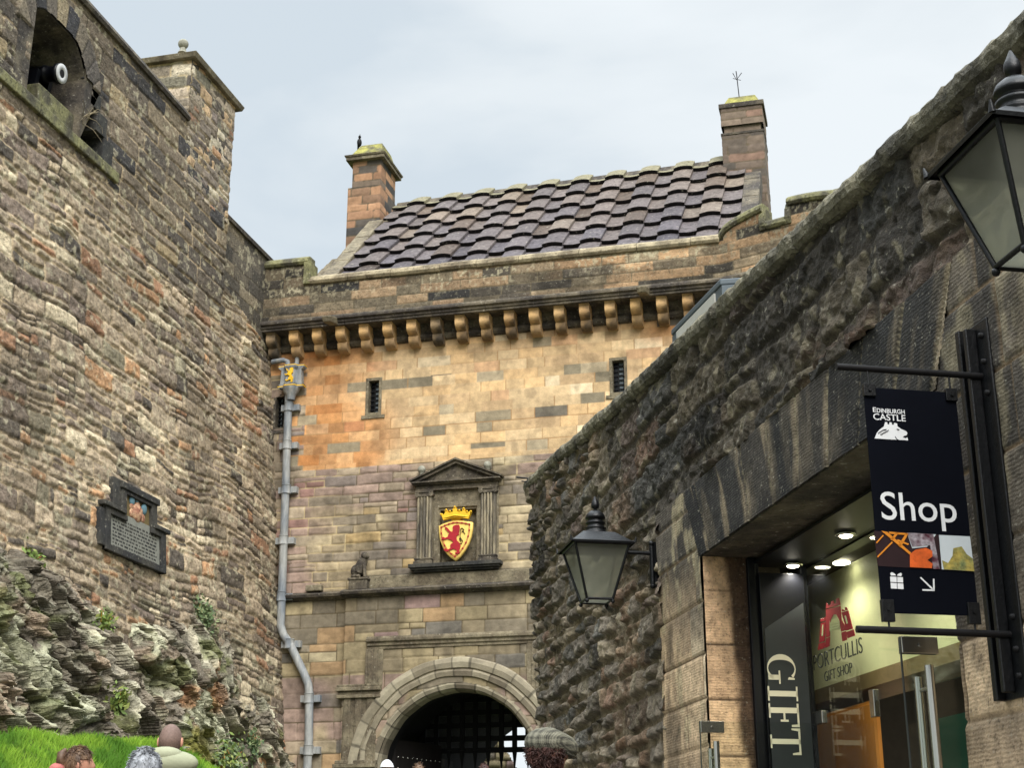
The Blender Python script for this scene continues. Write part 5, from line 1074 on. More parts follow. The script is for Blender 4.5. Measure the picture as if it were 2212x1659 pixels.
# ------------------------------------------------------------------ shop front: frame, panel, glass, lights, fascia
m = MB(RF); m.box((SH - .03, -.28, .2), (SH + .05, -.31, 3.4)); m.box((SH - .04, -.24, .2), (SH - .004, -.29, 3.42)); m.box((SH - .05, -.56, .2), (SH + .02, -.60, 3.4)); m.build('door_frame', 'navy', sh, bevel=.004)
m = MB(RF); m.box((S0 - .05, -.28, 3.385), (SH + .05, -.66, 3.40)); m.build('entrance_ceiling', 'navy', sh)
m = MB(RF); m.box((S0 - .3, -.62, 3.375), (SH + .3, -.70, 3.60)); m.build('header', 'navy', sh)
for (s_, o_) in ((7.98, -.50), (7.19, -.50)):
    t = thing('ceiling_spotlight', 'lit round downlight in the dark entrance ceiling, ' + ('above the lettered panel' if s_ > 7.5 else 'beside the hanging banner'), 'spotlight', RF @ at(s_, o_, 3.38), group='spotlights over the shop door')
    FR = RF @ at(s_, o_, 3.38)
    m = MB(FR); m.lathe([(.055, 0), (.058, -.01), (.04, -.012)], (0, 0, 0), 20); m.build('trim_ring', 'steel', t)
    m = MB(FR); m.lathe([(.036, -.012), (.03, -.018)], (0, 0, 0), 20); m.build('bulb', 'spot_bulb', t)
    l = bpy.data.lights.new('spot_beam', 'SPOT'); l.energy = 26; l.spot_size = R(130); l.spot_blend = .6; l.color = (1, .92, .75); l.shadow_soft_size = .03
    lo = bpy.data.objects.new('spot_beam', l); COL.objects.link(lo); lo.matrix_world = RF @ at(s_, o_ - (0), 3.35)
for s_ in (8.23, 6.9, 5.9):  # added lamps brightening the fascia; the first stands for a reflected spot
    t = thing('ceiling_spotlight', 'added round downlight inside the glass that brightens the cream fascia' + {8.23: ', nearest the red tower emblem', 6.9: ', hidden half by the banner', 5.9: ', farthest right behind the glass door'}[s_], 'spotlight', RF @ at(s_, -.91, 3.46), group='spotlights over the shop door')
    FR = RF @ at(s_, -.91, 3.46)
    m = MB(FR); m.lathe([(.05, 0), (.052, -.01), (.03, -.012)], (0, 0, 0), 20); m.build('bulb', 'spot_bulb', t)
    l = bpy.data.lights.new('spot_beam', 'SPOT'); l.energy = 17; l.spot_size = R(160); l.spot_blend = .7; l.color = (1, .93, .75); l.shadow_soft_size = .03
    lo = bpy.data.objects.new('spot_beam', l); COL.objects.link(lo); lo.matrix_world = RF @ at(s_, -.76, 3.40)
pn = thing('gift_panel', 'black upright panel lettered GIFT SHOP in cream down the door side', 'sign', RF @ at(SH - .06, -.45, 1.8))
m = MB(RF); m.box((SH - .06, -.30, .9), (SH - .02, -.575, 3.33)); brd = m.build('board', 'panel_black', pn, bevel=.003)
mat('grey_panel', lin(58, 62, 64), rough=.3, var=.1)
m = MB(RF); m.hexa([(SH - .062, -.315, 1.0), (SH - .061, -.315, 1.0), (SH - .061, -.56, 1.0), (SH - .062, -.56, 1.0)], [(SH - .062, -.315, 3.0), (SH - .061, -.315, 3.0), (SH - .061, -.56, 3.16), (SH - .062, -.56, 3.16)]); m.build('painted_reflection', 'grey_panel', brd)  # grey sheet: the board's paler reflection painted on
def letter(ch):      # strokes as outlines in a unit cap height, serif capitals
    r = lambda x0, y0, x1, y1: [(x0, y0), (x1, y0), (x1, y1), (x0, y1)]
    if ch == 'I': return .42, [r(.13, 0, .29, 1), r(0, 0, .42, .05), r(0, .95, .42, 1)]
    if ch == 'F': return .72, [r(.12, 0, .28, 1), r(0, 0, .42, .05), r(0, .94, .68, 1), [(.62, .74), (.68, .74), (.68, .96), (.6, .96)], r(.28, .48, .5, .54), [(.47, .38), (.53, .38), (.53, .64), (.47, .64)]]
    if ch == 'T': return .82, [r(.33, 0, .49, 1), r(.2, 0, .62, .05), r(0, .94, .82, 1), [(0, .72), (.05, .72), (.09, .95), (0, .95)], [(.77, .72), (.82, .72), (.82, .95), (.73, .95)]]
    if ch == 'H': return .95, [r(.12, 0, .27, 1), r(.68, 0, .83, 1), r(0, 0, .39, .05), r(0, .95, .39, 1), r(.56, 0, .95, .05), r(.56, .95, .95, 1), r(.26, .47, .69, .53)]
    if ch == 'P': return .72, [r(.12, 0, .28, 1), r(0, 0, .42, .05), r(0, .94, .4, 1)] + arc(.38, .72, .30, .25, -90, 90, .05, .15)
    if ch == 'O': return .95, arc(.475, .5, .42, .48, 0, 360, .05, .16)
    if ch == 'S': return .62, arc(.31, .735, .25, .22, 30, 262, .06, .13) + arc(.31, .265, .26, .22, -150, 82, .06, .13)
    if ch == 'G': return .95, arc(.49, .5, .44, .48, 52, 318, .05, .17) + [r(.68, .05, .83, .42), r(.55, .40, .95, .45), [(.74, .74), (.82, .70), (.82, .93), (.77, .93)]]
def arc(cx, cy, rx, ry, a0, a1, thin, thick):
    out = []; n = max(6, int(abs(a1 - a0) / 12)); ts = [R(a0 + (a1 - a0) * i / n) for i in range(n + 1)]
    w_ = lambda t: thin + (thick - thin) * abs(math.cos(t)) ** 1.3
    for a, b in zip(ts[:-1], ts[1:]):
        P = lambda t, k: (cx + (rx - w_(t) * k) * math.cos(t), cy + (ry - (w_(t) * .6) * k) * math.sin(t))
        out.append([P(a, 0), P(b, 0), P(b, 1), P(a, 1)])
    return out
hgt = .178; zc = 2.866; mg = MB(RF)
lens_ = {'G': (2.866, .178), 'I': (2.674, .082), 'F': (2.578, .138), 'T': (2.440, .146), ' ': (2.3, .1), 'S': (2.215, .11), 'H': (2.09, .18), 'O': (1.89, .18), 'P': (1.69, .14)}
for ch in 'GIFTSHOP':
    z0, wdt = lens_[ch]; aw, st_ = letter(ch)
    for poly in st_:
        pts = [(-.492 + 0 * 0 + (1 - y) * 0 + (1 - (1 - y)) * 0, 0) for x, y in poly]
        # cap top points into the shop (image right), text runs downward
        pts = [(-.312 - hgt * y, z0 - x / aw * wdt) for x, y in poly]
        mg.prism(pts, SH - .0645, 'x', SH - .0615)
mg.build('lettering', 'cream_print', brd)
# glazing
gl = thing('shop_glazing', 'clear frameless glass shop front set back in the doorway', 'glazing', RF @ at(6.5, -.58, .2))
m = MB(RF); m.box((S0, -.585, 2.50), (SH - .04, -.597, 3.385)); m.build('transom_pane', 'glass', gl)
m = MB(RF); m.box((7.20, -.585, .35), (SH - .05, -.597, 2.49)); m.build('side_pane', 'glass', gl)
m = MB(RF); m.box((7.88, -.575, 2.46), (8.02, -.607, 2.53)); m.build('patch_fitting', 'steel', gl, bevel=.004)
m = MB(RF); m.box((7.17, -.575, 2.42), (7.23, -.607, 2.56)); m.build('patch_fitting', 'steel', gl, bevel=.004)
def leaf(name, s, o1, zt, label, handle_o, pw):
    t = thing(name, label, 'glass door', RF @ at(s, -.58, .4), group='open glass doors of the shop')
    m = MB(RF); m.box((s, -.57, .45), (s + .010, o1, zt)); m.build('pane', 'glass', t)
    m = MB(RF); m.box((s - .001, o1, .45), (s + .011, o1 + .003, zt)); m.build('glass_edge', 'grey_panel', t)
    m = MB(RF); m.box((s - .012, o1 - pw, zt - .062), (s + .022, o1 + .002, zt)); m.lathe([(.008, 0), (.008, .01)], (s - .02, o1 - pw * .5, zt - .03), 10, 'x'); m.build('lock_patch', 'iron' if pw > .15 else 'steel', t, bevel=.004)
    for ds in (-.045, .05):
        m = MB(RF); m.tube([(s + ds, handle_o, zt - (.11 if ds < 0 else .14)), (s + ds, handle_o, .9)], .0165, 16); hd_ = m.build('handle', 'steel', t)
    m = MB(RF); m.tube([(s - .045, handle_o, zt - .19), (s + .05, handle_o, zt - .19)], .008, 10); m.build('handle_pin', 'steel', hd_)
leaf('glass_door', 5.05, .245, 2.47, 'open glass door with long steel bar handles nearest the banner', .165, .14)
leaf('glass_door', 7.72, .185, 2.44, 'open glass door with steel bar handles in front of the left stone jamb', .115, .13)
# inside: fascia, walls, goods
it = thing('shop_interior', 'shop interior with cream fascia board, oak panel and dim back wall seen through the glass', 'shop interior', RF @ at(6.5, -2, .3))
m = MB(RF); m.box((3.6, -1.0, 2.79), (9.28, -1.06, 3.47)); m.build('fascia_board', 'cream_board', it)
m = MB(RF); m.box((3.6, -.995, 2.70), (9.28, -1.3, 2.788)); m.build('fascia_trim', 'brown_board', it)
m = MB(RF); m.box((8.1, -.98, .3), (9.3, -1.02, 2.62)); m.build('oak_panel', 'oak', it)
m = MB(RF); m.box((3.0, -.9, .2), (9.3, -4.2, .28)); m.box((3.0, -4.2, .2), (9.3, -4.3, 3.5)); m.box((9.3, -.6, .2), (9.4, -4.2, 3.5)); m.box((2.95, -.7, .2), (3.05, -4.2, 3.5)); m.box((3.0, -.70, 3.47), (9.3, -4.2, 3.55)); m.build('room', 'interior', it)
m = MB(RF); m.box((3.2, -3.9, 2.35), (6.9, -4.15, 2.42)); m.box((3.2, -3.95, 1.0), (6.9, -4.18, 1.9)); m.box((5.6, -3.9, 1.8), (6.9, -4.1, 2.2)); m.build('wall_shelves', 'interior_white', it)
p_ = onR(2070, 1640, -1.2)
m = MB(RF); m.box((p_[0] - .35, -1.15, p_[2] - .3), (p_[0] + .1, -1.3, p_[2] + .22)); m.build('green_display', 'green_box', it)
l = bpy.data.lights.new('shop_light', 'AREA'); l.energy = 60; l.size = 2.5; l.color = (1, .94, .8); lo = bpy.data.objects.new('shop_light', l); COL.objects.link(lo); lo.matrix_world = RF @ at(6.2, -2.4, 3.3)
# print on the transom: red tower emblem and words
sg = thing('shop_sign', 'red tower emblem over the words PORTCULLIS GIFT SHOP on the glass transom', 'sign', RF @ at(7.7, -.62, 2.7))
def lg(x, y): p = onR(*p_img(x, y), -.62); return (p[0], p[2])
def p_img(zx, zy): return ((2250 + zx / 2.4145) * .70988, (1650 + zy / 2.4145) * .70988)
F_E = RF @ Matrix.Translation((0, -.62, 0))
def pan(m, pts): m.prism([lg(*p) for p in pts], -.002, 'y', .002)
m = MB(F_E)
pan(m, [(578, 798), (585, 750), (628, 738), (630, 775), (622, 783)][:4] + [(622, 783)])
pan(m, [(588, 742), (600, 598), (633, 590), (627, 730)]); pan(m, [(597, 590), (600, 565), (608, 573), (614, 560), (624, 568), (626, 553), (636, 552), (635, 580)])
pan(m, [(632, 780), (637, 712), (665, 700), (661, 768)]); pan(m, [(637, 705), (637, 500), (742, 472), (750, 560), (745, 640), (735, 575), (715, 535), (690, 535), (672, 570), (664, 640), (664, 695)])
pan(m, [(637, 492), (640, 450), (652, 458), (655, 470), (672, 462), (674, 440), (690, 433), (697, 455), (712, 448), (712, 420), (730, 413), (742, 464)])
pan(m, [(738, 575), (745, 565), (780, 625), (782, 650), (748, 662)]); pan(m, [(750, 668), (782, 656), (790, 722), (758, 733)])
pan(m, [(752, 520), (800, 505), (833, 640), (785, 655), (775, 600)]); pan(m, [(755, 515), (752, 492), (765, 498), (770, 505), (778, 500), (776, 482), (786, 480), (797, 500)]); pan(m, [(786, 662), (838, 645), (850, 690), (796, 710)])
m.build('tower_emblem', 'logo_red', sg)
m = MB(F_E)
for k in range(6): x = 668 + k * 13; ribbon(m, [lg(x, 590 - 22 * math.sin((k + .5) / 6 * 3.1)), lg(x, 655 - k * 2)], .006, -.004, .003)
for k in range(3): ribbon(m, [lg(666, 608 + k * 18), lg(738, 590 + k * 18)], .005, -.004, .003)
pan_ = [(612, 610), (620, 608), (618, 690), (606, 694)]; m.prism([lg(*p) for p in pan_], -.004, 'y', .003); pan_ = [(775, 545), (785, 542), (800, 600), (790, 604)]; m.prism([lg(*p) for p in pan_], -.004, 'y', .003)
m.build('emblem_lines', 'cream_board', sg)
def text_on(m, body, pL, pR, zb, h, bold=0):
    """text set level on the sign from s=pL to s=pR (reads towards the camera side)"""
    vs, fs = text_shape(body, 1, bold); xs = [v[0] for v in vs]; ys = [v[1] for v in vs]; w_ = max(xs) - min(xs); hh = max(ys) - 0
    m.add([(pL + (v[0] - min(xs)) / w_ * (pR - pL), .003 if v[2] > 0 else -.001, zb + v[1] / hh * h) for v in vs], fs)
m = MB(F_E); text_on(m, 'PORTCULLIS', 8.06, 7.36, 2.775, .085, -.012); text_on(m, 'GIFT SHOP', 7.91, 7.515, 2.692, .055, -.012); m.build('lettering', 'logo_grey', sg)

# ------------------------------------------------------------------ hanging banner and its post
S4 = 4.64
bn = thing('hanging_banner', 'black hanging banner reading Shop with castle logo and photo strip, on iron rods', 'banner', RF @ at(S4, 0, 2.9))
m = MB(RF); m.box((S4 - .09, .03, 2.20), (S4 + .09, .042, 3.56)); m.box((S4 - .012, .042, 2.22), (S4 + .012, .085, 3.54)); m.box((S4 + .06, .042, 2.20), (S4 + .09, .075, 3.56)); wp_ = m.build('wall_post', 'black_paint', bn, bevel=.004)
m = MB(RF)
for z in (2.27, 2.36, 2.47, 3.28, 3.4, 3.5): m.lathe([(.012, 0), (.010, .012), (.004, .014)], (S4 - .05, .042, z), 10, 'y')
m.build('bolts', 'iron', wp_)
for z in (3.355, 2.415):
    m = MB(RF); m.tube([(S4 - .015, .04, z), (S4 - .015, .60, z + .002)], .0125, 14); m.build('rod', 'iron', bn)
zT, zB, oL, oR = 3.285, 2.475, .505, .152
m = MB(RF); m.box((S4 - .018, oR, zB), (S4 - .012, oL, zT)); clo = m.build('cloth', 'banner_black', bn, bevel=.002)
for o_ in (oR + .02, oL - .02):
    for za, zb3 in ((zT - .03, 3.355), (2.415, zB + .03)):
        m = MB(RF); m.tube([(S4 - .022, o_, za), (S4 - .016, o_, zb3)], .004, 8); m.box((S4 - .028, o_ - .022, (zT - .035 if za > 3 else zB - .03)), (S4 - .008, o_ + .022, (zT + .012 if za > 3 else zB + .045))); m.lathe([(.007, -.006), (.005, 0)], (S4 - .028, o_, (zT - .012 if za > 3 else zB + .012)), 8, 'x'); m.build('clip', 'black_paint', clo, bevel=.006)
def bz(zx, zy): p = onS((2550 + zx / 2.212) * .70988, (1150 + zy / 2.212) * .70988, S4 - .02); return (p[1], p[2])
def bpoly(m, pts, a=-.0195, b=-.0175): m.prism([bz(*p) for p in pts], S4 + a, 'x', S4 + b)
def btext(m, body, oA, oB, zb, h, bold=0):
    vs, fs = text_shape(body, 1, bold); xs = [v[0] for v in vs]; ys = [v[1] for v in vs]; w_ = max(xs) - min(xs); hh = max(v[1] for v in vs)
    m.add([(S4 - (.0195 if v[2] > 0 else .0178), oA + (v[0] - min(xs)) / w_ * (oB - oA), zb + v[1] / hh * h) for v in vs], fs)
m = MB(RF)
a_, b_ = bz(298, 955), bz(805, 975); btext(m, 'Shop', a_[0], b_[0], bz(400, 957)[1], bz(415, 772)[1] - bz(400, 957)[1], .004); m.build('shop_word', 'white_print', clo)
m = MB(RF); a_, b_ = bz(237, 230), bz(450, 240); btext(m, 'E', a_[0], bz(258, 230)[0], a_[1], bz(237, 199)[1] - a_[1], .01); btext(m, 'DINBURGH', bz(263, 232)[0], b_[0], bz(300, 236)[1], (bz(300, 207)[1] - bz(300, 236)[1]), .01)
a_, b_ = bz(240, 280), bz(457, 292); btext(m, 'CASTLE', a_[0], b_[0], bz(300, 285)[1], bz(300, 243)[1] - bz(300, 285)[1], .006); m.build('castle_name', 'white_print', clo)
m = MB(RF); bpoly(m, [(248, 408), (262, 372), (280, 350), (310, 328), (318, 298), (332, 300), (334, 314), (346, 316), (348, 300), (362, 302), (364, 316), (376, 318), (378, 304), (398, 308), (402, 328), (425, 345), (462, 362), (468, 374), (462, 388), (446, 392), (436, 402), (455, 408), (468, 402), (473, 422), (360, 416), (248, 409)]); m.build('lion_logo', 'white_print', clo)
m = MB(RF)
for pts in ([(270, 372), (300, 352), (325, 346)], [(285, 382), (315, 366), (340, 352)], [(385, 395), (395, 412), (408, 420)], [(395, 345), (412, 348)]): ribbon(m, [bz(*p) for p in pts], .0025, S4 - .0215, S4 - .0195) if False else [m.prism([bz(*p0), bz(*p1), (bz(*p1)[0], bz(*p1)[1] - .003), (bz(*p0)[0], bz(*p0)[1] - .003)], S4 - .0215, 'x', S4 - .0195) for p0, p1 in zip(pts[:-1], pts[1:])]
m.build('logo_lines', 'banner_black', clo)
m = MB(RF)
for pts in ([(352, 1340), (395, 1342), (396, 1378), (354, 1376)], [(400, 1342), (437, 1345), (439, 1381), (401, 1379)], [(355, 1382), (396, 1384), (398, 1422), (358, 1420)], [(401, 1385), (440, 1387), (442, 1425), (403, 1423)], [(358, 1334), (352, 1318), (364, 1310), (384, 1322), (392, 1332)], [(398, 1333), (406, 1322), (424, 1314), (431, 1324), (426, 1338)]): bpoly(m, pts)
for pts in ([(552, 1348), (560, 1343), (640, 1420), (634, 1428)], [(640, 1355), (650, 1356), (652, 1438), (642, 1438)], [(568, 1425), (652, 1428), (652, 1438), (570, 1435)]): bpoly(m, pts)
m.build('gift_and_arrow', 'white_print', clo)
ph = [(243, 1032), (888, 1070), (917, 1305), (268, 1268)]
mat('photo_dark', lin(44, 24, 26), var=.2); mat('photo_orange', lin(226, 140, 40), var=.2); mat('photo_glove', lin(216, 96, 36), var=.35, nscale=30); mat('photo_plaid', lin(170, 160, 165), var=.5, nscale=60, second=lin(80, 30, 45)); mat('photo_sky', lin(215, 222, 225), var=.08); mat('photo_bush', lin(176, 156, 78), var=.5, nscale=60, second=lin(130, 140, 90))
b0_ = -.0192
m = MB(RF); bpoly(m, ph, -.0188, -.0178); ps = m.build('photo_strip', 'photo_dark', clo)
m = MB(RF); bpoly(m, [(680, 1060), (888, 1070), (917, 1305), (700, 1292)], -.0205, -.0189); bpoly(m, [(465, 1045), (660, 1056), (600, 1140), (500, 1150)], -.0203, -.0189); m.build('photo_light', 'photo_sky', clo)
m = MB(RF); bpoly(m, [(465, 1045), (640, 1055), (685, 1290), (640, 1290), (620, 1130), (500, 1140)], -.0215, -.0207); m.build('photo_cloth', 'photo_plaid', clo)
m = MB(RF)
for pts in ([(255, 1110), (300, 1060), (306, 1066), (260, 1118)], [(262, 1205), (360, 1105), (368, 1112), (266, 1214)], [(290, 1033), (330, 1040), (490, 1180), (480, 1192)], [(390, 1042), (410, 1044), (365, 1100), (352, 1092)], [(455, 1050), (472, 1052), (420, 1145), (404, 1132)], [(340, 1038), (472, 1050), (468, 1062), (345, 1052)], [(400, 1090), (475, 1120), (470, 1130), (395, 1100)]): bpoly(m, pts, -.0222, -.0216)
m.build('photo_bars', 'photo_orange', clo)
m = MB(RF); bpoly(m, [(482, 1190), (520, 1160), (590, 1148), (632, 1168), (634, 1205), (600, 1230), (635, 1255), (630, 1285), (482, 1278)], -.0228, -.0223); m.build('photo_glove', 'photo_glove', clo)
m = MB(RF); bpoly(m, [(700, 1232), (740, 1250), (770, 1200), (775, 1150), (830, 1138), (865, 1190), (905, 1220), (917, 1305), (712, 1292)], -.0222, -.0207); m.build('photo_foliage', 'photo_bush', clo)

# ------------------------------------------------------------------ lanterns (frame: s, o, z with the rim level at z=0, wall at o=-.42)
def lantern(M, label):
    t = thing('wall_lantern', label, 'lantern', M, 'black lanterns on the shop wall')
    hT, hB, zB_ = .178, .085, -.345
    cT = [(-hT, -hT), (hT, -hT), (hT, hT), (-hT, hT)]; cB = [(-hB, -hB), (hB, -hB), (hB, hB), (-hB, hB)]
    m = MB(M)
    for (a, b), (c, d) in zip(cT, cB): m.tube([(a, b, 0), (c, d, zB_)], .009, 8)
    for i in range(4):
        a, b = cT[i], cT[(i + 1) % 4]; m.tube([(a[0], a[1], 0), (b[0], b[1], 0)], .012, 8); a, b = cB[i], cB[(i + 1) % 4]; m.tube([(a[0], a[1], zB_), (b[0], b[1], zB_)], .009, 8)
    for c in cB: m.ball((c[0], c[1], zB_ - .015), .014, 8)
    m.build('frame', 'black_paint', t)
    for i in range(4):
        a, b, c, d = cT[i], cT[(i + 1) % 4], cB[(i + 1) % 4], cB[i]; k = .96; m = MB(M)
        m.add([(a[0] * k, a[1] * k, -.01), (b[0] * k, b[1] * k, -.01), (c[0] * k, c[1] * k, zB_ + .01), (d[0] * k, d[1] * k, zB_ + .01)], [(0, 1, 2, 3)]); m.build('pane', 'lamp_glass', t)
    m = MB(M); m.add([(c[0] * .95, c[1] * .95, zB_) for c in cB], [(0, 1, 2, 3)]); m.build('pane', 'lamp_glass', t)
    m = MB(M); e_ = hT + .03
    L0 = [(e_, -.006), (e_ + .004, .008), (e_ - .02, .018), (.105, .088), (.075, .095)]
    vs = []
    for r, z in L0:
        for sx_, sy_ in ((-1, -1), (1, -1), (1, 1), (-1, 1)): vs.append((sx_ * r, sy_ * r, z))
    m.add(vs, [(4 * i + k, 4 * i + (k + 1) % 4, 4 * i + 4 + (k + 1) % 4, 4 * i + 4 + k) for i in range(len(L0) - 1) for k in range(4)] + [(16, 17, 18, 19)])
    for sx_, sy_ in ((-1, -1), (1, -1), (1, 1), (-1, 1)): m.tube([(sx_ * e_, sy_ * e_, 0), (sx_ * (e_ + .006), sy_ * (e_ + .006), .035)], [.012, .004], 6)
    m.build('roof', 'black_paint', t, bevel=.003)
    m = MB(M); m.lathe([(.088, .085), (.092, .097), (.07, .108), (.066, .125), (.072, .13), (.058, .14), (.056, .155), (.064, .16), (.064, .17), (.05, .18), (.05, .19), (.066, .195), (.066, .205), (.058, .225), (.035, .245), (.012, .252), (.010, .262), (.024, .268), (.027, .285), (.024, .305), (.012, .33), (.004, .348)], (0, 0, 0), 24); m.build('chimney_and_finial', 'black_paint', t)
    m = MB(M); m.lathe([(.05, -.05), (.045, -.03), (.03, -.02)], (0, 0, .02), 16); m.box((-.16, -.16, -.004), (.16, .16, .002)); m.lathe([(.012, -.09), (.028, -.07), (.03, -.02)], (0, 0, 0), 12); m.build('lamp_holder', 'iron', t)
    m = MB(M); m.tube([(0, -hT - .01, -.02), (0, -.40, -.02)], .013, 10); m.box((-.03, -.41, -.24), (.03, -.385, .05)); m.tube([(0, -.375, -.22), (0, -.375, .03)], .018, 10); m.ball((0, -.375, .045), .02, 8); m.ball((0, -.375, -.235), .02, 8); m.build('bracket', 'black_paint', t)
    return t
lantern(RF @ at(9.06, .42, 3.675), 'black wall lantern on a short bracket left of the shop doorway')
lantern(RF @ at(3.56, .42, 3.675), 'black wall lantern high on the right above the banner post, nearest one')

# ------------------------------------------------------------------ people
mat('skin', lin(205, 150, 125, .8), rough=.55, var=.08, nscale=20); mat('skin_scalp', lin(150, 118, 104, .8), rough=.6, var=.15, nscale=30)
mat('olive_cloth', lin(158, 160, 132, .8), rough=.8, var=.15, nscale=6, bump=.3, bscale=12); mat('pink_cloth', lin(176, 104, 98, .8), rough=.85, var=.15, nscale=8, bump=.3)
mat('navy_cloth', lin(40, 46, 62, .9), rough=.85, var=.15); mat('denim', lin(60, 72, 98, .9), rough=.85, var=.2); mat('brown_coat', lin(92, 74, 58, .9), rough=.85, var=.2); mat('grey_cloth', lin(96, 98, 100, .9), rough=.85, var=.2); mat('shoe', lin(30, 28, 26), rough=.6, var=.1)
mat('hair_grey', lin(150, 152, 156, .8), rough=.7, var=.5, nscale=60, stretch=(1, 1, .5), second=lin(84, 86, 90)); mat('hair_brown', lin(84, 62, 46, .8), rough=.5, var=.4, nscale=60, stretch=(1, 1, .3), second=lin(120, 94, 70)); mat('hair_dark', lin(48, 30, 27, .9), rough=.6, var=.5, nscale=40, second=lin(78, 48, 40)); mat('hair_shaved', lin(120, 98, 88, .8), rough=.7, var=.25, nscale=80)
mat('white_cap', lin(232, 232, 232, .85), rough=.8, var=.04)
def tweed(m, t, b):
    co = t.nodes.new('ShaderNodeTexCoord'); last = None
    for dr, sc_ in (('X', 42), ('Z', 42), ('X', 9), ('Z', 9)):
        wv = t.nodes.new('ShaderNodeTexWave'); wv.bands_direction = dr; wv.inputs['Scale'].default_value = sc_; wv.inputs['Distortion'].default_value = 1.2
        t.links.new(co.outputs['Object'], wv.inputs['Vector'])
        if last is None: last = wv.outputs['Fac']
        else:
            a = t.nodes.new('ShaderNodeMath'); a.operation = 'ADD'; t.links.new(last, a.inputs[0]); t.links.new(wv.outputs['Fac'], a.inputs[1]); last = a.outputs[0]
    rr_ = t.nodes.new('ShaderNodeValToRGB'); rr_.color_ramp.elements[0].position = .2; rr_.color_ramp.elements[0].color = (*lin(50, 49, 44), 1); rr_.color_ramp.elements[1].position = .8; rr_.color_ramp.elements[1].color = (*lin(140, 137, 120), 1)
    d_ = t.nodes.new('ShaderNodeMath'); d_.operation = 'DIVIDE'; d_.inputs[1].default_value = 4; t.links.new(last, d_.inputs[0]); t.links.new(d_.outputs[0], rr_.inputs[0]); t.links.new(rr_.outputs[0], b.inputs['Base Color'])
mat('tweed', lin(130, 128, 112), rough=.95, var=0, bump=.4, bscale=120, extra=tweed)
def skin_mesh(name, nodes, edges, m_, parent, M, sub=2, root=0):
    """nodes: (x, y, z, rx, ry); one continuous surface grown round a skeleton"""
    me = bpy.data.meshes.new(name); me.from_pydata([n[:3] for n in nodes], edges, []); o = bpy.data.objects.new(name, me); COL.objects.link(o)
    md = o.modifiers.new('s', 'SKIN'); md.use_smooth_shade = True; md.branch_smoothing = .4
    sv_ = me.skin_vertices[0].data
    for i, n in enumerate(nodes): sv_[i].radius = (n[3], n[4]); sv_[i].use_root = i == root
    s2 = o.modifiers.new('u', 'SUBSURF'); s2.levels = sub; s2.render_levels = sub
    bpy.context.view_layer.update()
    nm = bpy.data.meshes.new_from_object(o.evaluated_get(bpy.context.evaluated_depsgraph_get())); nm.name = name; bpy.data.objects.remove(o)
    nm.transform(M); nm.materials.clear(); nm.materials.append(MATS[m_]); nm.polygons.foreach_set('use_smooth', [True] * len(nm.polygons))
    o = bpy.data.objects.new(name, nm); COL.objects.link(o); o.parent = parent; WM[o.name] = WM[parent.name]; return o
def head_verts(scale=1):
    """a head of about .23 m facing +y: chin at z=0, crown at z=.235"""
    n, mm_ = 28, 22; vs = []; fs = []
    for i in range(mm_ + 1):
        p = math.pi * i / mm_
        for k in range(n):
            t = 2 * math.pi * k / n; x = math.sin(p) * math.cos(t); y = math.sin(p) * math.sin(t); z = math.cos(p)
            X = x * .076; Y = y * .096; Z = z * .118 + .118
            if z < .1: f = 1 - .34 * (min(1, (.1 - z) / 1.0)) ** 1.1; X *= f
            if z < 0 and y < 0: Y *= 1 - .35 * min(1, -z * 1.2)
            if z < -.2 and y > 0: Y *= 1.02
            if y > .5:
                X2 = X / .03
                Y += .022 * math.exp(-X2 * X2 * 3) * math.exp(-((Z - .105) / .022) ** 2)            # nose
                Y += .010 * math.exp(-X2 * X2 * 4) * math.exp(-((Z - .135) / .03) ** 2)
                Y -= .012 * (math.exp(-((abs(X) - .032) / .014) ** 2)) * math.exp(-((Z - .13) / .012) ** 2)   # eye sockets
                Y += .005 * math.exp(-(X / .022) ** 2) * (math.exp(-((Z - .066) / .006) ** 2) + math.exp(-((Z - .054) / .006) ** 2)) # lips
                Y += .006 * math.exp(-(X / .02) ** 2) * math.exp(-((Z - .02) / .018) ** 2)
            vs.append((X * scale, Y * scale, Z * scale))
    for i in range(mm_):
        for k in range(n): fs.append((i * n + k, (i + 1) * n + k, (i + 1) * n + (k + 1) % n, i * n + (k + 1) % n))
    return vs, fs
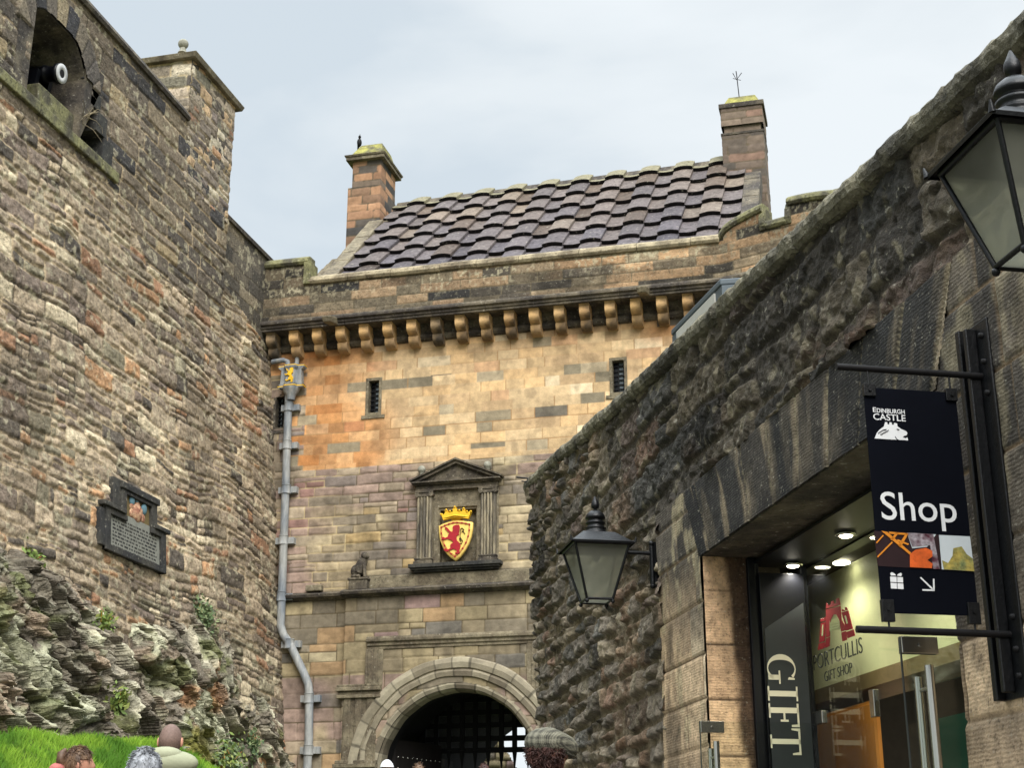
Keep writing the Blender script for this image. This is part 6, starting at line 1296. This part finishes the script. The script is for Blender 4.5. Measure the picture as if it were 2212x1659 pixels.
def person(x, y, H, face, label, top, trousers, hair, turn=0, hood=None, group=None):
    """a standing or walking figure; face is the heading (rz with +y forward)"""
    z0 = ground_z(y) if y > 0 else 0; k = H / 1.75; M0 = at(x, y, z0, face)
    t = thing('person', label, 'person', M0, group); MS = Matrix.Scale(k, 4)
    hd = 1.515           # chin
    body = [(0, 0, .95, .12, .10), (0, 0, 1.1, .115, .09), (0, .01, 1.28, .14, .10), (0, 0, 1.40, .10, .08), (0, -.005, 1.47, .055, .055), (0, .0, 1.56, .05, .052)]
    e = [(0, 1), (1, 2), (2, 3), (3, 4), (4, 5)]
    for sg in (-1, 1):
        b = len(body); body += [(sg * .16, -.01, 1.38, .06, .06), (sg * .215, -.02, 1.18, .045, .045), (sg * .235, .01, .96, .038, .036), (sg * .235, .07, .76, .026, .022), (sg * .23, .09, .70, .034, .016)]
        e += [(3, b), (b, b + 1), (b + 1, b + 2), (b + 2, b + 3), (b + 3, b + 4)]
        pm = b + 4
        for fi, (fx, fy_, l, r_) in enumerate(((-.006, .022, .075, .0088), (-.003, .008, .085, .009), (0, -.006, .08, .0085), (.003, -.02, .065, .0078))):
            c = len(body); body += [(sg * (.23 + fx), .09 + fy_, .67, r_, r_), (sg * (.225 + fx), .094 + fy_, .67 - l * .5, r_ * .95, r_ * .95), (sg * (.213 + fx), .10 + fy_, .67 - l * .9, r_ * .8, r_ * .8)]; e += [(pm, c), (c, c + 1), (c + 1, c + 2)]
        c = len(body); body += [(sg * .218, .115, .69, .010, .010), (sg * .205, .135, .655, .009, .009), (sg * .20, .142, .63, .008, .008)]; e += [(pm, c), (c, c + 1), (c + 1, c + 2)]
        b = len(body); st = sg * .12; body += [(sg * .09, 0, .86, .088, .09), (sg * .095, st * .5 + .02, .50, .062, .064), (sg * .095, st - .01, .13, .042, .044), (sg * .1, st + .02, .05, .04, .035), (sg * .105, st + .13, .03, .035, .025)]
        e += [(0, b), (b, b + 1), (b + 1, b + 2), (b + 2, b + 3), (b + 3, b + 4)]
    o = skin_mesh('body', body, e, 'skin', t, MS, 1)
    # head fused to the body mesh
    hv, hf = head_verts(); ct, stn = math.cos(turn), math.sin(turn)
    bm = bmesh.new(); bm.from_mesh(o.data)
    def addp(vs, fs):
        nv = [bm.verts.new(MS @ Vector(v)) for v in vs]
        for f in fs:
            try: bm.faces.new([nv[i] for i in f]).smooth = True
            except ValueError: pass
    tv = lambda v: (v[0] * ct - v[1] * stn, v[0] * stn + v[1] * ct + .012, v[2] + hd)
    addp([tv(v) for v in hv], hf)
    for sg in (-1, 1):
        eb = MB(); eb.ball((sg * .077, -.008, .118), .03, 10, sx=.35, sy=.6, sz=1.05); addp([tv(v) for v in eb.v], eb.f)
    bmesh.ops.remove_doubles(bm, verts=bm.verts, dist=.0002); bm.to_mesh(o.data); bm.free()
    # clothes
    J = [(0, 0, .84, .165, .135), (0, 0, 1.05, .15, .125), (0, .01, 1.26, .175, .13), (0, 0, 1.39, .13, .105), (0, -.01, 1.455, .078, .078)]; e = [(0, 1), (1, 2), (2, 3), (3, 4)]
    for sg in (-1, 1):
        b = len(J); J += [(sg * .165, -.01, 1.375, .082, .08), (sg * .225, -.02, 1.18, .066, .068), (sg * .245, .01, .97, .056, .056), (sg * .245, .06, .80, .045, .045)]; e += [(3, b), (b, b + 1), (b + 1, b + 2), (b + 2, b + 3)]
    skin_mesh('jacket', J, e, top, t, MS, 2)
    if hood:
        m = MB(M0 @ MS)
        for hx9, hy9, hz9, hr9 in hood: m.ball((hx9, hy9, hz9), hr9, 22, sx=1.1, sy=.62, sz=.5)
        m.build('hood', top, t)
    J = [(0, 0, .97, .13, .11)]; e = []
    for sg in (-1, 1):
        st = sg * .12; b = len(J); J += [(sg * .092, 0, .85, .10, .105), (sg * .097, st * .5 + .02, .50, .078, .08), (sg * .097, st - .01, .12, .062, .066)]; e += [(0, b), (b, b + 1), (b + 1, b + 2)]
    skin_mesh('trousers', J, e, trousers, t, MS, 2)
    for sg in (-1, 1):
        st = sg * .12; m = MB(M0 @ MS); m.ball((sg * .1, st + .07, .05), .05, 12, sx=.95, sy=2.7, sz=.95); m.build('shoe', 'shoe', t)
    HM = M0 @ MS @ Matrix.Translation((0, .012, hd)) @ Matrix.Rotation(turn, 4, 'Z')
    def shell(name, m_, infl, keep, nz=0., seed=1, parent=t):
        vs = []; cc = Vector((0, -.004, .128)); rs = np.random.RandomState(seed); hvv, hff = head_verts()
        P = np.array(hvv); nn = fbm(P[:, 0] * 38 + P[:, 1] * 30, P[:, 2] * 40 + P[:, 1] * 12, seed, 3)
        for v, q_ in zip(hvv, nn):
            d_ = Vector(v) - cc; vs.append(cc + d_ * (1 + (infl + nz * q_) / max(d_.length, .01)))
        fs = [f for f in hff if all(keep(Vector(hvv[i])) for i in f)]
        m = MB(HM); m.add(vs, fs, True); o = m.build(name, m_, parent); return o
    nape = lambda v: (v.z > .075 and v.y < .02) or (v.z > .15 and v.y < .07) or v.z > .195
    def locks(name, m_, n, r, ln_, region, seed, rad=.006, curl=.015):
        rs = random.Random(seed); m = MB(HM); hvv, _ = head_verts(); cand = [Vector(v) for v in hvv if region(Vector(v))]
        for q_ in range(n):
            v = rs.choice(cand); d_ = (v - Vector((0, 0, .12))).normalized(); b = v + Vector([rs.gauss(0, .006) for _ in range(3)]); dn_ = Vector((rs.gauss(0, 1), rs.gauss(0, 1), rs.gauss(-.8, 1))); dn_ = (dn_ - d_ * dn_.dot(d_)).normalized()
            p1 = b + d_ * r * .9 + dn_ * ln_ * .4; p2 = p1 + dn_ * ln_ * .5 + Vector([rs.gauss(0, curl) for _ in range(3)]); m.tube([b, b + d_ * r * .7, p1, p2], [rad * .7, rad, rad, rad * .3], 5)
        return m.build(name, m_, t)
    if hair == 'shaved': shell('hair', 'hair_shaved', .002, lambda v: (v.z > .065 and v.y < .02) or (v.z > .165 and v.y < .06))
    if hair == 'grey': shell('hair', 'hair_grey', .018, nape, .012, 5); locks('hair_locks', 'hair_grey', 1200, .010, .03, nape, 5, .003, .006)
    if hair == 'bun':
        shell('hair', 'hair_brown', .010, nape, .006, 8); m = MB(HM); m.tube([(0, -.09, .10), (.012, -.118, .14), (.0, -.115, .19), (-.012, -.09, .225)], [.018, .034, .032, .012], 12); m.build('hair_twist', 'hair_brown', t); locks('hair_locks', 'hair_brown', 900, .004, .045, nape, 9, .0022, .004)
        m = MB(HM); m.tube([(-.03, -.112, .12), (-.034, -.135, .16), (-.022, -.118, .21)], .006, 8); m.build('hair_clip', 'black_paint', t)
    if hair == 'cap_tweed':
        shell('hair', 'hair_dark', .012, nape, .016, 11); locks('hair_locks', 'hair_dark', 1100, .018, .022, lambda v: .03 < v.z < .14 and v.y < .05, 12, .0035, .010)
        m = MB(HM); n = 36; vs = []
        prof = [(1.0, .135), (1.12, .145), (1.22, .165), (1.2, .195), (1.02, .222), (.7, .24), (.35, .25), (.03, .252)]
        for r_, z_ in prof:
            for q_ in range(n):
                a = 2 * math.pi * q_ / n; fwd = max(0, math.sin(a)); vs.append((.088 * r_ * math.cos(a), .004 + .108 * r_ * math.sin(a) + .03 * fwd * r_, z_ - .028 * fwd * r_ + .003 * math.sin(a * 7) * r_))
        m.add(vs, [(i * n + q_, i * n + (q_ + 1) % n, (i + 1) * n + (q_ + 1) % n, (i + 1) * n + q_) for i in range(len(prof) - 1) for q_ in range(n)], True)
        m.add([(.089 * math.cos(a) * s_, .004 + .109 * math.sin(a) * s_, z_) for s_, z_ in ((1.0, .118), (1.02, .136), (1.04, .15)) for a in [2 * math.pi * q_ / n for q_ in range(n)]], [(i * n + q_, i * n + (q_ + 1) % n, (i + 1) * n + (q_ + 1) % n, (i + 1) * n + q_) for i in range(2) for q_ in range(n)], True)
        bv = []
        for rr2, zz2 in ((.98, .125), (1.25, .12), (1.5, .11), (1.25, .135), (.98, .15)):
            for q_ in range(13): a = R(25 + 130 * q_ / 12); bv.append((.085 * rr2 ** .4 * math.cos(a), .004 + .108 * math.sin(a) * rr2, zz2 - .01 * math.sin(a)))
        m.add(bv, [(i * 13 + q_, i * 13 + q_ + 1, (i + 1) * 13 + q_ + 1, (i + 1) * 13 + q_) for i in range(4) for q_ in range(12)], True)
        m.ball((0, .01, .252), .009, 8); m.build('flat_cap', 'tweed', t)
    if hair == 'cap_white':
        shell('hair', 'hair_brown', .010, nape, .006, 13); shell('cap', 'white_cap', .022, lambda v: v.z > .14)
        m = MB(HM); m.add([(.07 * math.cos(a) * r_, .08 + .085 * math.sin(a) * r_, .155 - .02 * r_) for r_ in (.6, 1) for a in [math.pi * q_ / 10 for q_ in range(11)]], [(q_, q_ + 1, 12 + q_, 11 + q_) for q_ in range(10)], True); m.build('cap_peak', 'white_cap', t)
    if hair in ('hair_dark', 'hair_brown'): shell('hair', hair, .014, nape, .01, 15); locks('hair_locks', hair, 150, .014, .03, nape, 16)
    return t
def stand(px_x, px_y, dist, H=None):
    """ground spot of somebody whose crown is sighted at a pixel, at a horizontal distance"""
    d = _fw * FOC + _rt * (px_x - 1106) + _uu * (830 - px_y); p = CAM + d * dist / math.hypot(d[0], d[1]); return p[0], p[1], p[2] - ground_z(p[1])
x, y, h = stand(370, 1566, 10.8); person(x, y, h, R(14), 'person with a shaved head and pale olive jacket seen from behind below the rock', 'olive_cloth', 'denim', 'shaved', 0, ((.03, -.09, 1.49, .17), (0, -.12, 1.54, .11)))
x, y, h = stand(314, 1624, 7.9); person(x, y, h, R(20), 'person with short tousled grey hair in front of the shaved head', 'navy_cloth', 'denim', 'grey')
x, y, h = stand(168, 1617, 10.6); person(x, y, h, R(-62), 'person with brown hair clipped up in a twist and a pink top', 'pink_cloth', 'navy_cloth', 'bun', R(8), ((.0, -.14, 1.53, .17), (-.02, -.12, 1.6, .10)))
x, y, h = stand(1180, 1580, 7.6); person(x, y, h, R(-30), 'person in a checked tweed flat cap with curly dark hair', 'brown_coat', 'navy_cloth', 'cap_tweed', R(-18))
x, y, h = stand(836, 1646, 19); person(x, y, h, R(20), 'person in a white cap walking up to the gateway', 'grey_cloth', 'denim', 'cap_white')
x, y, h = stand(905, 1654, 20); person(x, y, h, R(25), 'person with brown hair beside the white capped figure in the gateway', 'navy_cloth', 'denim', 'hair_brown')
x, y, h = stand(1046, 1654, 21); person(x, y, h, R(10), 'person with dark hair under the portcullis spikes', 'brown_coat', 'denim', 'hair_dark')
